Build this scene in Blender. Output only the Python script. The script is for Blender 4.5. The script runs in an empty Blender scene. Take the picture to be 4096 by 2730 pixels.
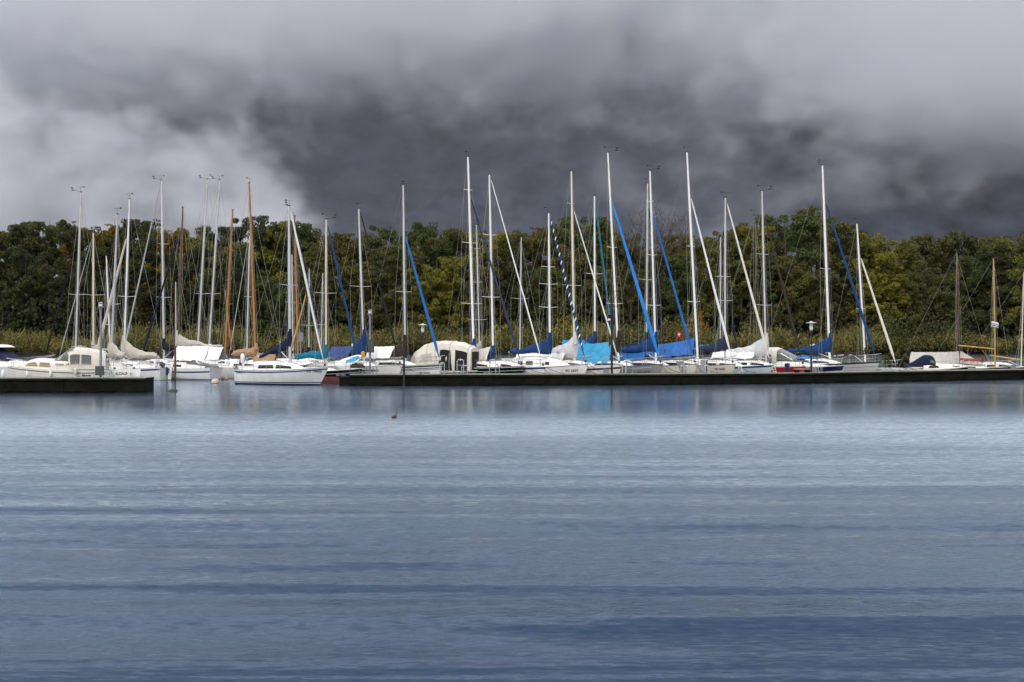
import bpy, bmesh, math, random
import numpy as np
from mathutils import Vector, Matrix

# ------------------------------------------------------------------ camera, sky, sun, exposure
SC = bpy.context.scene
COL = SC.collection
F, CX, HY, H = 5690.0, 2048.0, 1321.0, 4.15      # focal length / centre / horizon row in photo pixels, eye height in metres

cam_d = bpy.data.cameras.new('camera')
cam_d.sensor_width = 36.0
cam_d.lens = 36.0 * F / 4096.0
cam_d.shift_y = (HY - 1365.0) / 4096.0
cam_d.clip_start, cam_d.clip_end = 0.5, 20000.0
cam = bpy.data.objects.new('camera', cam_d)
COL.objects.link(cam)
cam.location = (0, 0, H)
cam.rotation_euler = (math.radians(90), 0, 0)
SC.camera = cam

SUN_EL, SUN_AZ = math.radians(44), math.radians(203)      # high, behind the camera's left shoulder, behind cloud
world = bpy.data.worlds.new('World')
SC.world = world
world.use_nodes = True
wn, wl = world.node_tree.nodes, world.node_tree.links
wn.clear()
w_out = wn.new('ShaderNodeOutputWorld')
w_bg = wn.new('ShaderNodeBackground')
w_sky = wn.new('ShaderNodeTexSky')
w_sky.sky_type = 'NISHITA'
w_sky.sun_disc = False
w_sky.sun_elevation, w_sky.sun_rotation = SUN_EL, SUN_AZ
w_tc = wn.new('ShaderNodeTexCoord')
w_map = wn.new('ShaderNodeMapping')
w_map.inputs['Scale'].default_value = (1.0, 1.0, 2.6)
w_noise = wn.new('ShaderNodeTexNoise')
w_noise.inputs['Scale'].default_value = 3.2
w_noise.inputs['Detail'].default_value = 8
w_noise.inputs['Roughness'].default_value = 0.52
w_noise.inputs['Distortion'].default_value = 0.35
w_ramp = wn.new('ShaderNodeValToRGB')                     # grey overcast, in units of the physical sky
w_ramp.color_ramp.elements[0].position = 0.30
w_ramp.color_ramp.elements[0].color = (4.7, 4.85, 5.3, 1)
w_ramp.color_ramp.elements[1].position = 0.70
w_ramp.color_ramp.elements[1].color = (9.6, 9.85, 10.4, 1)
w_sep = wn.new('ShaderNodeSeparateXYZ')
w_zen = wn.new('ShaderNodeMapRange')                      # an overcast sky is brighter towards the zenith
w_zen.inputs['From Min'].default_value = 0.0
w_zen.inputs['From Max'].default_value = 1.0
w_zen.inputs['To Min'].default_value = 1.0
w_zen.inputs['To Max'].default_value = 2.15
w_mul = wn.new('ShaderNodeMix'); w_mul.data_type = 'RGBA'; w_mul.blend_type = 'MULTIPLY'
w_mul.inputs['Factor'].default_value = 1.0
w_mix = wn.new('ShaderNodeMix'); w_mix.data_type = 'RGBA'
w_mix.inputs['Factor'].default_value = 0.93
wl.new(w_tc.outputs['Generated'], w_map.inputs['Vector'])
wl.new(w_map.outputs['Vector'], w_noise.inputs['Vector'])
wl.new(w_noise.outputs['Fac'], w_ramp.inputs['Fac'])
wl.new(w_tc.outputs['Generated'], w_sep.inputs['Vector'])
wl.new(w_sep.outputs['Z'], w_zen.inputs['Value'])
wl.new(w_ramp.outputs['Color'], w_mul.inputs['A'])
wl.new(w_zen.outputs['Result'], w_mul.inputs['B'])
wl.new(w_sky.outputs['Color'], w_mix.inputs['A'])
wl.new(w_mul.outputs['Result'], w_mix.inputs['B'])
wl.new(w_mix.outputs['Result'], w_bg.inputs['Color'])
w_bg.inputs['Strength'].default_value = 0.10
wl.new(w_bg.outputs['Background'], w_out.inputs['Surface'])

sun_d = bpy.data.lights.new('sun', 'SUN')
sun_d.energy = 2.3
sun_d.angle = math.radians(28)
sun_d.color = (1.0, 0.965, 0.91)
sun = bpy.data.objects.new('sun', sun_d)
COL.objects.link(sun)
# direction the light travels: from the sun down into the scene
sd = Vector((math.sin(SUN_AZ) * math.cos(SUN_EL), math.cos(SUN_AZ) * math.cos(SUN_EL), math.sin(SUN_EL)))
sun.rotation_euler = (-sd).to_track_quat('-Z', 'Y').to_euler()
sun.location = (0, 0, 60)

SC.view_settings.view_transform = 'Standard'
SC.view_settings.look = 'None'
SC.view_settings.exposure = 0.0
SC.view_settings.gamma = 1.0
SC.view_settings.use_curve_mapping = False
cy = SC.cycles
cy.max_bounces, cy.diffuse_bounces, cy.glossy_bounces = 10, 2, 3
cy.transmission_bounces, cy.volume_bounces, cy.transparent_max_bounces = 3, 8, 12
cy.volume_step_rate = 12.0
cy.volume_max_steps = 64
cy.sample_clamp_indirect = 4.0
cy.caustics_reflective = cy.caustics_refractive = False
cy.use_denoising = True
cy.use_adaptive_sampling = True
cy.adaptive_threshold = 0.04
cy.adaptive_min_samples = 16

# ------------------------------------------------------------------ helpers
RND = random.Random(11)

def at(px, py, Y):
    """point in the place that lies Y metres out along photo pixel (px, py)"""
    return Vector(((px - CX) * Y / F, Y, H - (py - HY) * Y / F))

def wx(px, Y):
    return (px - CX) * Y / F

def zat(py, Y):
    return H - (py - HY) * Y / F

class MB:
    """collects polygons, then links them as one mesh object"""
    def __init__(s):
        s.v, s.f = [], []
    def add(s, verts, faces):
        o = len(s.v)
        s.v.extend([tuple(p) for p in verts])
        s.f.extend([tuple(i + o for i in f) for f in faces])
        return s
    def grid(s, rows, close=False, flip=False):
        n, m = len(rows), len(rows[0])
        fs = []
        for i in range(n - 1):
            for j in range(m if close else m - 1):
                a, b = i * m + j, i * m + (j + 1) % m
                c, d = (i + 1) * m + (j + 1) % m, (i + 1) * m + j
                fs.append((a, d, c, b) if flip else (a, b, c, d))
        return s.add([p for r in rows for p in r], fs)
    def tube(s, pts, r, n=6, cap=True):
        pts = [Vector(p) for p in pts]
        if not isinstance(r, (list, tuple)):
            r = [r] * len(pts)
        rows = []
        up = Vector((0.13, 0.31, 0.94))
        for i, p in enumerate(pts):
            t = (pts[min(i + 1, len(pts) - 1)] - pts[max(i - 1, 0)]).normalized()
            u = t.cross(up)
            if u.length < 0.05:
                u = t.cross(Vector((1, 0, 0)))
            u.normalize()
            w = t.cross(u)
            rows.append([p + (u * math.cos(k * 2 * math.pi / n) + w * math.sin(k * 2 * math.pi / n)) * r[i] for k in range(n)])
        s.grid(rows, close=True, flip=True)
        if cap:
            o = len(s.v)
            s.f.append(tuple(o - len(pts) * n + k for k in range(n)))
            s.f.append(tuple(o - n + k for k in reversed(range(n))))
        return s
    def box(s, c, d, rz=0.0, taper=1.0, pitch=0.0):
        c = Vector(c)
        hx, hy, hz = d[0] / 2, d[1] / 2, d[2] / 2
        M = Matrix.Rotation(rz, 3, 'Z') @ Matrix.Rotation(pitch, 3, 'Y')
        vs = [c + M @ Vector((x * (taper if z > 0 else 1), y * (taper if z > 0 else 1), z)) for z in (-hz, hz) for x, y in ((-hx, -hy), (hx, -hy), (hx, hy), (-hx, hy))]
        return s.add(vs, [(3, 2, 1, 0), (4, 5, 6, 7), (0, 1, 5, 4), (1, 2, 6, 5), (2, 3, 7, 6), (3, 0, 4, 7)])
    def lathe(s, prof, c=(0, 0, 0), n=12):
        c = Vector(c)
        rows = [[c + Vector((r * math.cos(k * 2 * math.pi / n), r * math.sin(k * 2 * math.pi / n), z)) for k in range(n)] for r, z in prof]
        s.grid(rows, close=True)
        o = len(s.v)
        s.f.append(tuple(o - len(prof) * n + k for k in reversed(range(n))))
        s.f.append(tuple(o - n + k for k in range(n)))
        return s
    def build(s, name, mat, parent=None, smooth=True, loc=None):
        me = bpy.data.meshes.new(name)
        me.from_pydata(s.v, [], s.f)
        if smooth:
            me.polygons.foreach_set('use_smooth', [True] * len(me.polygons))
            try:
                me.set_sharp_from_angle(angle=math.radians(38))
            except Exception:
                pass
        if mat is not None:
            me.materials.append(mat)
        me.update()
        o = bpy.data.objects.new(name, me)
        COL.objects.link(o)
        if parent is not None:
            o.parent = parent
        if loc is not None:
            o.location = loc
        return o

def tag(o, label=None, cat=None, group=None, kind=None):
    if label: o['label'] = label
    if cat: o['category'] = cat
    if group: o['group'] = group
    if kind: o['kind'] = kind
    return o

def empty(name, loc, rz=0.0, label=None, cat=None, group=None):
    o = bpy.data.objects.new(name, None)
    o.empty_display_size = 0.5
    COL.objects.link(o)
    o.location = loc
    o.rotation_euler = (0, 0, rz)
    return tag(o, label, cat, group)

# ------------------------------------------------------------------ materials
MATS = {}
def lin(c):
    return tuple(c) + (1.0,) if len(c) == 3 else tuple(c)

def mat(name, col, rough=0.5, metal=0.0, var=0.18, scale=3.0, bump=0.0, bscale=40.0, streak=False, spec=0.5, col2=None, objcol=False, trans=0.0):
    """procedural material: base colour broken up by noise (grime, fading), optional fine relief"""
    if name in MATS:
        return MATS[name]
    m = bpy.data.materials.new(name)
    m.use_nodes = True
    nt = m.node_tree
    n, l = nt.nodes, nt.links
    b = n['Principled BSDF']
    b.inputs['Roughness'].default_value = rough
    b.inputs['Metallic'].default_value = metal
    b.inputs['Specular IOR Level'].default_value = spec
    tc = n.new('ShaderNodeTexCoord')
    mp = n.new('ShaderNodeMapping')
    mp.inputs['Scale'].default_value = (1, 1, 0.22) if streak else (1, 1, 1)
    no = n.new('ShaderNodeTexNoise')
    no.inputs['Scale'].default_value = scale
    no.inputs['Detail'].default_value = 6
    no.inputs['Roughness'].default_value = 0.62
    l.new(tc.outputs['Object'], mp.inputs['Vector'])
    l.new(mp.outputs['Vector'], no.inputs['Vector'])
    r = n.new('ShaderNodeMapRange')
    r.inputs['From Min'].default_value, r.inputs['From Max'].default_value = 0.32, 0.68
    l.new(no.outputs['Fac'], r.inputs['Value'])
    mx = n.new('ShaderNodeMix'); mx.data_type = 'RGBA'
    c2 = col2 if col2 else tuple(c * (1 - var) for c in col)
    l.new(r.outputs['Result'], mx.inputs['Factor'])
    mx.inputs['A'].default_value = lin(c2)
    mx.inputs['B'].default_value = lin(col)
    src = mx.outputs['Result']
    if objcol:
        oi = n.new('ShaderNodeObjectInfo')
        m2 = n.new('ShaderNodeMix'); m2.data_type = 'RGBA'; m2.blend_type = 'MULTIPLY'
        m2.inputs['Factor'].default_value = 1.0
        l.new(src, m2.inputs['A']); l.new(oi.outputs['Color'], m2.inputs['B'])
        src = m2.outputs['Result']
    l.new(src, b.inputs['Base Color'])
    if bump > 0:
        nb = n.new('ShaderNodeTexNoise')
        nb.inputs['Scale'].default_value = bscale
        nb.inputs['Detail'].default_value = 4
        l.new(tc.outputs['Object'], nb.inputs['Vector'])
        bu = n.new('ShaderNodeBump')
        bu.inputs['Strength'].default_value = bump
        bu.inputs['Distance'].default_value = 0.05
        l.new(nb.outputs['Fac'], bu.inputs['Height'])
        l.new(bu.outputs['Normal'], b.inputs['Normal'])
    MATS[name] = m
    return m
# ------------------------------------------------------------------ water: one sheet with real swell, fine ripples in the relief
def water_mesh():
    ys = [-30.0, -5.0, 4.0]
    y = 8.0
    while y < 62:
        ys.append(y); y += 0.16 + 0.0022 * max(0, y - 12)
    while y < 520:
        ys.append(y); y *= 1.05
    ys += [900, 1600]
    ys = np.array(ys)
    nx = 140
    U = np.linspace(-1, 1, nx)
    half = 8 + ys * 0.55
    half[ys > 300] = 8 + 300 * 0.55 + (ys[ys > 300] - 300) * 3.0
    X = U[None, :] * half[:, None]
    Y = np.repeat(ys[:, None], nx, 1)
    rng = np.random.RandomState(4)
    Z = np.zeros_like(X)
    amp = 0.45 * np.clip((72 - Y) / 20, 0, 1) + 2.1 * np.clip((50 - Y) / 25, 0.0, 1.0)
    # long low swells, steeper on the side that faces the camera, fading in and out along their crests
    for lam, A, th in ((2.5, .0085, .05), (3.3, .0120, -.04), (4.7, .0120, .10), (1.9, .0040, -.12)):
        ph = [rng.uniform(0, 6.28) for _ in range(6)]
        t = (math.sin(th) * X + math.cos(th) * Y) * 2 * math.pi / lam + ph[0] + 0.9 * np.sin(.07 * X + ph[1]) + 0.6 * np.sin(.19 * X + .10 * Y + ph[2])
        env = np.clip(.55 + .6 * np.sin(.045 * X + .13 * Y + ph[3]) * np.sin(.11 * X - .07 * Y + ph[4]), .12, 1.2)
        Z += A * env * np.sin(t + .55 * np.sin(t))
    Z *= amp
    rows = [[(X[i, j], Y[i, j], Z[i, j]) for j in range(nx)] for i in range(len(ys))]
    return MB().grid(rows)

wm = bpy.data.materials.new('lake_water'); wm.use_nodes = True
n, l = wm.node_tree.nodes, wm.node_tree.links
b = n['Principled BSDF']
b.inputs['Base Color'].default_value = (0.004, 0.020, 0.058, 1)
b.inputs['Roughness'].default_value = 0.06
b.inputs['IOR'].default_value = 1.333
tc = n.new('ShaderNodeTexCoord')
def ripple(sx, sy, scale, detail, dist=0.0):
    mp = n.new('ShaderNodeMapping'); mp.inputs['Scale'].default_value = (sx, sy, 1)
    mp.inputs['Rotation'].default_value = (0, 0, RND.uniform(-0.12, 0.12))
    no = n.new('ShaderNodeTexNoise'); no.inputs['Scale'].default_value = scale
    no.inputs['Detail'].default_value = detail; no.inputs['Distortion'].default_value = dist
    l.new(tc.outputs['Object'], mp.inputs['Vector']); l.new(mp.outputs['Vector'], no.inputs['Vector'])
    return no.outputs['Fac']
def wmath(op, a, c, d=None):
    m = n.new('ShaderNodeMath'); m.operation = op
    for i, q in enumerate((a, c, d)):
        if q is None: continue
        if isinstance(q, (int, float)): m.inputs[i].default_value = q
        else: l.new(q, m.inputs[i])
    return m.outputs[0]
pt = ripple(0.02, 0.11, 1.0, 3, 0.8)        # where the wind touches the water and where it lies slick
sep = n.new('ShaderNodeSeparateXYZ'); l.new(tc.outputs['Object'], sep.inputs['Vector'])
near = n.new('ShaderNodeMapRange'); near.interpolation_type = 'SMOOTHSTEP'
near.inputs['From Min'].default_value, near.inputs['From Max'].default_value = 80, 56
near.inputs['To Min'].default_value, near.inputs['To Max'].default_value = 0.34, 1.0
yy = wmath('ADD', sep.outputs['Y'], wmath('MULTIPLY', wmath('SUBTRACT', pt, 0.5), 16.0))
l.new(yy, near.inputs['Value'])
gust = n.new('ShaderNodeMapRange')
gust.inputs['From Min'].default_value, gust.inputs['From Max'].default_value = 0.38, 0.66
gust.inputs['To Min'].default_value, gust.inputs['To Max'].default_value = 0.75, 1.0
l.new(pt, gust.inputs['Value'])
amp = wmath('MULTIPLY', near.outputs['Result'], gust.outputs['Result'])
def slope(scale, sx, detail, kx, ky, rough):
    mp = n.new('ShaderNodeMapping'); mp.inputs['Scale'].default_value = (sx, 1, 1)
    mp.inputs['Rotation'].default_value = (0, 0, RND.uniform(-0.15, 0.15))
    no = n.new('ShaderNodeTexNoise'); no.inputs['Scale'].default_value = scale; no.inputs['Detail'].default_value = detail
    no.inputs['Roughness'].default_value = rough; no.inputs['Distortion'].default_value = 0.35
    l.new(tc.outputs['Object'], mp.inputs['Vector']); l.new(mp.outputs['Vector'], no.inputs['Vector'])
    v = n.new('ShaderNodeVectorMath'); v.operation = 'SUBTRACT'; v.inputs[1].default_value = (.5, .5, .5); l.new(no.outputs['Color'], v.inputs[0])
    w = n.new('ShaderNodeVectorMath'); w.operation = 'MULTIPLY'; w.inputs[1].default_value = (kx, ky, 0); l.new(v.outputs[0], w.inputs[0])
    return w.outputs[0]
def vadd(a, c):
    v = n.new('ShaderNodeVectorMath'); v.operation = 'ADD'; l.new(a, v.inputs[0]); l.new(c, v.inputs[1]); return v.outputs[0]
sl = vadd(vadd(slope(9.5, .34, 3, .22, .62, .6), slope(2.2, .26, 2, .02, .05, .5)), slope(.75, .07, 2, .0, .10, .5))    # wavelets and chop as surface slopes
sc_ = n.new('ShaderNodeVectorMath'); sc_.operation = 'SCALE'; l.new(sl, sc_.inputs[0]); chop = n.new('ShaderNodeMapRange'); chop.interpolation_type = 'SMOOTHSTEP'
chop.inputs['From Min'].default_value, chop.inputs['From Max'].default_value = 46, 17
chop.inputs['To Min'].default_value, chop.inputs['To Max'].default_value = 1.0, 1.25
l.new(sep.outputs['Y'], chop.inputs['Value'])
l.new(wmath('MULTIPLY', amp, chop.outputs['Result']), sc_.inputs['Scale'])
ge = n.new('ShaderNodeNewGeometry')
# steeper faces of the nearest swells, in long wandering lines
bn = ripple(0.030, 0.42, 1.0, 3, 0.9)
bm = n.new('ShaderNodeMapRange'); bm.interpolation_type = 'SMOOTHSTEP'
bm.inputs['From Min'].default_value, bm.inputs['From Max'].default_value = 0.49, 0.63
l.new(bn, bm.inputs['Value'])
bw = n.new('ShaderNodeMapRange'); bw.inputs['From Min'].default_value, bw.inputs['From Max'].default_value = 50, 20
bw.inputs['To Min'].default_value, bw.inputs['To Max'].default_value = 0.0, -0.26
l.new(sep.outputs['Y'], bw.inputs['Value'])
bv = n.new('ShaderNodeCombineXYZ'); l.new(wmath('MULTIPLY', bm.outputs['Result'], bw.outputs['Result']), bv.inputs['Y'])
nz = n.new('ShaderNodeVectorMath'); nz.operation = 'NORMALIZE'; l.new(vadd(vadd(ge.outputs['Normal'], sc_.outputs[0]), bv.outputs[0]), nz.inputs[0])
gl_ = n.new('ShaderNodeBsdfGlossy'); gl_.distribution = 'MULTI_GGX'; gl_.inputs['Color'].default_value = (0.81, 0.912, 0.995, 1)
df_ = n.new('ShaderNodeBsdfDiffuse'); df_.inputs['Color'].default_value = (0.003, 0.019, 0.052, 1)      # light coming back out of the lake
fr_ = n.new('ShaderNodeFresnel'); fr_.inputs['IOR'].default_value = 1.333
mx_ = n.new('ShaderNodeMixShader')
l.new(nz.outputs[0], gl_.inputs['Normal']); l.new(nz.outputs[0], fr_.inputs['Normal'])
l.new(fr_.outputs[0], mx_.inputs[0]); l.new(df_.outputs[0], mx_.inputs[1]); l.new(gl_.outputs[0], mx_.inputs[2])
l.new(mx_.outputs[0], n['Material Output'].inputs['Surface'])
res = n.new('ShaderNodeMapRange'); res.inputs['From Min'].default_value, res.inputs['From Max'].default_value = 18, 60
res.inputs['To Min'].default_value, res.inputs['To Max'].default_value = 0.18, 0.35
l.new(sep.outputs['Y'], res.inputs['Value'])
l.new(wmath('MULTIPLY_ADD', amp, res.outputs['Result'], 0.05), gl_.inputs['Roughness'])     # ripples too small to resolve
water = water_mesh().build('water', wm)
tag(water, 'grey blue lake water with long low swells', None, None, 'structure')

# ------------------------------------------------------------------ far shore and mountain
soil = mat('shore_soil', (0.05, 0.045, 0.03), 0.95, var=0.4, scale=0.3, bump=0.4, bscale=2.0)
def shore_y(x):
    return 246.0 + 4.0 * math.sin(x * 0.035 + 1.0) + 2.0 * math.sin(x * 0.11) - (9.0 if x < -20 else 0) * min(1, max(0, (-20 - x) / 25))
rows = []
for k, (dy, z) in enumerate(((-2.0, -0.4), (0.5, 0.12), (4, 0.35), (30, 0.9), (120, 2.5), (600, 10), (1450, 30))):
    rows.append([(x * (1 + dy / 350), shore_y(x) + dy, z) for x in np.linspace(-260, 260, 80)])
land = MB().grid(rows).build('ground', soil)
tag(land, 'flat lake shore under the wood and reeds', None, None, 'structure')

def fbm(X, Y, seed, octaves, base):
    rng = np.random.RandomState(seed)
    Z = np.zeros_like(X)
    for o in range(octaves):
        for k in range(5):
            th = rng.uniform(0, 6.28); fr = base * 2 ** o * rng.uniform(0.75, 1.3)
            Z += np.sin(X * math.cos(th) * fr + Y * math.sin(th) * fr + rng.uniform(0, 6.28)) / (2.0 ** o) / 3.0
    return Z
def mountain_mesh():
    nx, ny = 190, 80
    X = np.linspace(-2600, 2600, nx)[None, :].repeat(ny, 0)
    V = np.linspace(0, 1, ny)[:, None].repeat(nx, 1)
    Y = 1480 + V * 1000
    ridge = 430 + 110 * np.exp(-((X - 60) / 420) ** 2) + 60 * np.sin(X / 900.0)
    Zr = ridge * np.clip(V / 0.8, 0, 1) ** 1.05 + 18
    Zr += fbm(X, Y, 3, 5, 0.006) * 34 * np.clip(V * 4, 0, 1)
    Zr += np.abs(fbm(X, Y * 0.4, 8, 3, 0.010)) * 46 * np.clip(V * 3, 0, 1)
    Zr[0, :] = -5
    rows = [[(X[i, j], Y[i, j], Zr[i, j]) for j in range(nx)] for i in range(ny)]
    return MB().grid(rows)
mt = mat('hazed_mountain_forest', (0.070, 0.082, 0.120), 0.95, col2=(0.008, 0.012, 0.026), scale=0.022, bump=0.0)  # blue of the distant haze and relief shading are put into the forest colour
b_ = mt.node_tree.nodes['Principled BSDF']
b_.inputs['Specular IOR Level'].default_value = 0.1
mtn = mountain_mesh().build('mountain', mt)
tag(mtn, 'dark forested mountain slope half hidden in cloud', None, None, 'structure')

# ------------------------------------------------------------------ clouds hanging on the mountain: a real volume
CB0, CB1 = (-1500.0, 1320.0, 60.0), (1500.0, 2080.0, 700.0)
ng = bpy.data.node_groups.new('cloud_field', 'GeometryNodeTree')
ng.interface.new_socket('Geometry', in_out='INPUT', socket_type='NodeSocketGeometry')
ng.interface.new_socket('Geometry', in_out='OUTPUT', socket_type='NodeSocketGeometry')
gn, gl = ng.nodes, ng.links
go = gn.new('NodeGroupOutput')
vc = gn.new('GeometryNodeVolumeCube')
vc.inputs['Min'].default_value, vc.inputs['Max'].default_value = CB0, CB1
vc.inputs['Resolution X'].default_value, vc.inputs['Resolution Y'].default_value, vc.inputs['Resolution Z'].default_value = 400, 40, 130
pos = gn.new('GeometryNodeInputPosition')
def gm(op, a, c=0.0, d=0.0, clamp=False):
    m = gn.new('ShaderNodeMath'); m.operation = op; m.use_clamp = clamp
    for i, q in enumerate((a, c, d)):
        if isinstance(q, (int, float)): m.inputs[i].default_value = q
        else: gl.new(q, m.inputs[i])
    return m.outputs[0]
def gnoise(scale, detail, rough, off, zs=1.0):
    mp = gn.new('ShaderNodeVectorMath'); mp.operation = 'MULTIPLY_ADD'
    mp.inputs[1].default_value = (scale, scale * 0.7, scale * zs)
    mp.inputs[2].default_value = off
    gl.new(pos.outputs[0], mp.inputs[0])
    no = gn.new('ShaderNodeTexNoise'); no.inputs['Scale'].default_value = 1.0
    no.inputs['Detail'].default_value = detail; no.inputs['Roughness'].default_value = rough
    no.inputs['Distortion'].default_value = 0.5
    gl.new(mp.outputs[0], no.inputs['Vector'])
    return gm('SUBTRACT', no.outputs['Fac'], 0.5)
def gcurve(val, lo, hi, pts):
    """piecewise smooth curve through (input, output 0..1) points"""
    t = gm('DIVIDE', gm('SUBTRACT', val, lo), hi - lo, clamp=True)
    fc = gn.new('ShaderNodeFloatCurve')
    c = fc.mapping.curves[0]
    P = [((x - lo) / (hi - lo), y) for x, y in pts]
    c.points[0].location = P[0]; c.points[1].location = P[-1]
    for p in P[1:-1]:
        c.points.new(*p)
    fc.mapping.update()
    gl.new(t, fc.inputs['Value'])
    return fc.outputs[0]
def smooth(v):
    m = gn.new('ShaderNodeMapRange'); m.interpolation_type = 'SMOOTHSTEP'
    gl.new(v, m.inputs['Value'])
    return m.outputs[0]
sx = gn.new('ShaderNodeSeparateXYZ'); gl.new(pos.outputs[0], sx.inputs[0])
gx, gy, gz = sx.outputs
nb = gnoise(0.0050, 6, 0.56, (3.1, 0.0, 7.7), 1.5)
ns = gnoise(0.018, 6, 0.66, (9.0, 2.0, 1.0), 1.3)
nn = gm('ADD', nb, gm('MULTIPLY', ns, 0.75))
# underside of the cloud ceiling along the slope (fraction of 400 m)
zc = gm('MULTIPLY', gcurve(gx, -1500, 1500, [(-1500, .50), (-700, .60), (-480, .66), (-200, .62), (0, .66), (140, .70), (300, .58), (470, .40), (720, .36), (1500, .45)]), 400.0)
ceil_ = smooth(gm('DIVIDE', gm('ADD', gm('SUBTRACT', gz, zc), gm('MULTIPLY', nn, 440.0)), 105.0))
# the bright bank lying low on the left
zt = gm('MULTIPLY', gcurve(gx, -1500, 1500, [(-1500, .62), (-700, .64), (-480, .62), (-340, .54), (-230, .38), (-120, .10), (0, .0), (1500, .0)]), 400.0)
bank = smooth(gm('DIVIDE', gm('ADD', gm('SUBTRACT', zt, gz), gm('MULTIPLY', nn, 500.0)), 190.0))
# loose wisps
wisp = smooth(gm('MULTIPLY', gm('SUBTRACT', nn, 0.04), 4.5))
dens = gm('ADD', gm('MULTIPLY', ceil_, 0.0085), gm('MULTIPLY', bank, 0.0230))
dens = gm('ADD', dens, gm('MULTIPLY', wisp, 0.0046))
dens = gm('ADD', dens, 0.00070)
# thin out towards the faces of the box
ex = smooth(gm('DIVIDE', gm('SUBTRACT', 1500.0, gm('ABSOLUTE', gx)), 260.0))
ey = smooth(gm('DIVIDE', gm('SUBTRACT', gy, 1320.0), 260.0))
ez = smooth(gm('DIVIDE', gm('SUBTRACT', 700.0, gz), 200.0))
dens = gm('MULTIPLY', dens, gm('MULTIPLY', ex, gm('MULTIPLY', ey, ez)))
dens = gm('MULTIPLY', dens, 100.0)
gl.new(dens, vc.inputs['Density'])
cmat = bpy.data.materials.new('cloud_vapour'); cmat.use_nodes = True
cn, cl = cmat.node_tree.nodes, cmat.node_tree.links
cn.clear()
co = cn.new('ShaderNodeOutputMaterial'); pv = cn.new('ShaderNodeVolumePrincipled')
pv.inputs['Color'].default_value = (0.888, 0.898, 0.930, 1)
pv.inputs['Density'].default_value = 0.01
pv.inputs['Anisotropy'].default_value = 0.0
cl.new(pv.outputs[0], co.inputs['Volume'])
sm = gn.new('GeometryNodeSetMaterial'); sm.inputs['Material'].default_value = cmat
gl.new(vc.outputs[0], sm.inputs['Geometry']); gl.new(sm.outputs[0], go.inputs[0])
cme = bpy.data.meshes.new('clouds'); cme.from_pydata([CB0, (CB1[0], CB0[1], CB0[2]), (CB0[0], CB1[1], CB0[2])], [], [(0, 1, 2)])
cme.materials.append(cmat)
clouds = bpy.data.objects.new('clouds', cme); COL.objects.link(clouds)
md = clouds.modifiers.new('cloud_field', 'NODES'); md.node_group = ng
tag(clouds, 'low grey cloud clinging to the mountain slope', 'cloud', None, 'stuff')
# ------------------------------------------------------------------ the wood on the far shore
leafm = mat('leaves', (0.122, 0.118, 0.033), 0.75, col2=(0.046, 0.050, 0.018), scale=0.38, objcol=True, spec=0.2)
barkm = mat('bark', (0.105, 0.092, 0.076), 0.95, var=0.5, scale=2.0, bump=0.6, bscale=8.0, spec=0.1)
reedm = mat('reed_blades', (0.215, 0.170, 0.052), 0.85, col2=(0.055, 0.070, 0.020), scale=0.55, spec=0.15)
underm = mat('shaded_undergrowth_leaves', (0.040, 0.040, 0.017), 0.85, col2=(0.016, 0.018, 0.009), scale=0.25, spec=0.15)  # shade under the crowns is put into this leaf colour

def leaf_quads(centres, size, rng, flat=0.0):
    """one small bent leaf spray (two triangles) per centre, turned every way"""
    n = len(centres)
    a = rng.normal(size=(n, 3)); a[:, 2] *= (1 - flat)
    a /= np.linalg.norm(a, axis=1)[:, None]
    t = rng.normal(size=(n, 3))
    u = np.cross(a, t); u /= np.linalg.norm(u, axis=1)[:, None]
    w = np.cross(a, u)
    s = size * rng.uniform(0.6, 1.35, (n, 1))
    P = np.stack([centres + u * s, centres + w * s * 0.62 + a * s * 0.2, centres - u * s, centres - w * s * 0.62 + a * s * 0.2], 1)
    return P.reshape(-1, 3)

def quads_object(name, P, m, parent=None, link=True):
    me = bpy.data.meshes.new(name)
    n = len(P) // 4
    me.vertices.add(len(P)); me.vertices.foreach_set('co', P.astype(np.float32).ravel())
    me.loops.add(n * 4); me.loops.foreach_set('vertex_index', np.arange(n * 4, dtype=np.int32))
    me.polygons.add(n); me.polygons.foreach_set('loop_start', np.arange(0, n * 4, 4, dtype=np.int32))
    me.update(); me.validate()
    me.materials.append(m)
    o = bpy.data.objects.new(name, me)
    if link: COL.objects.link(o)
    if parent: o.parent = parent
    return o

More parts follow.
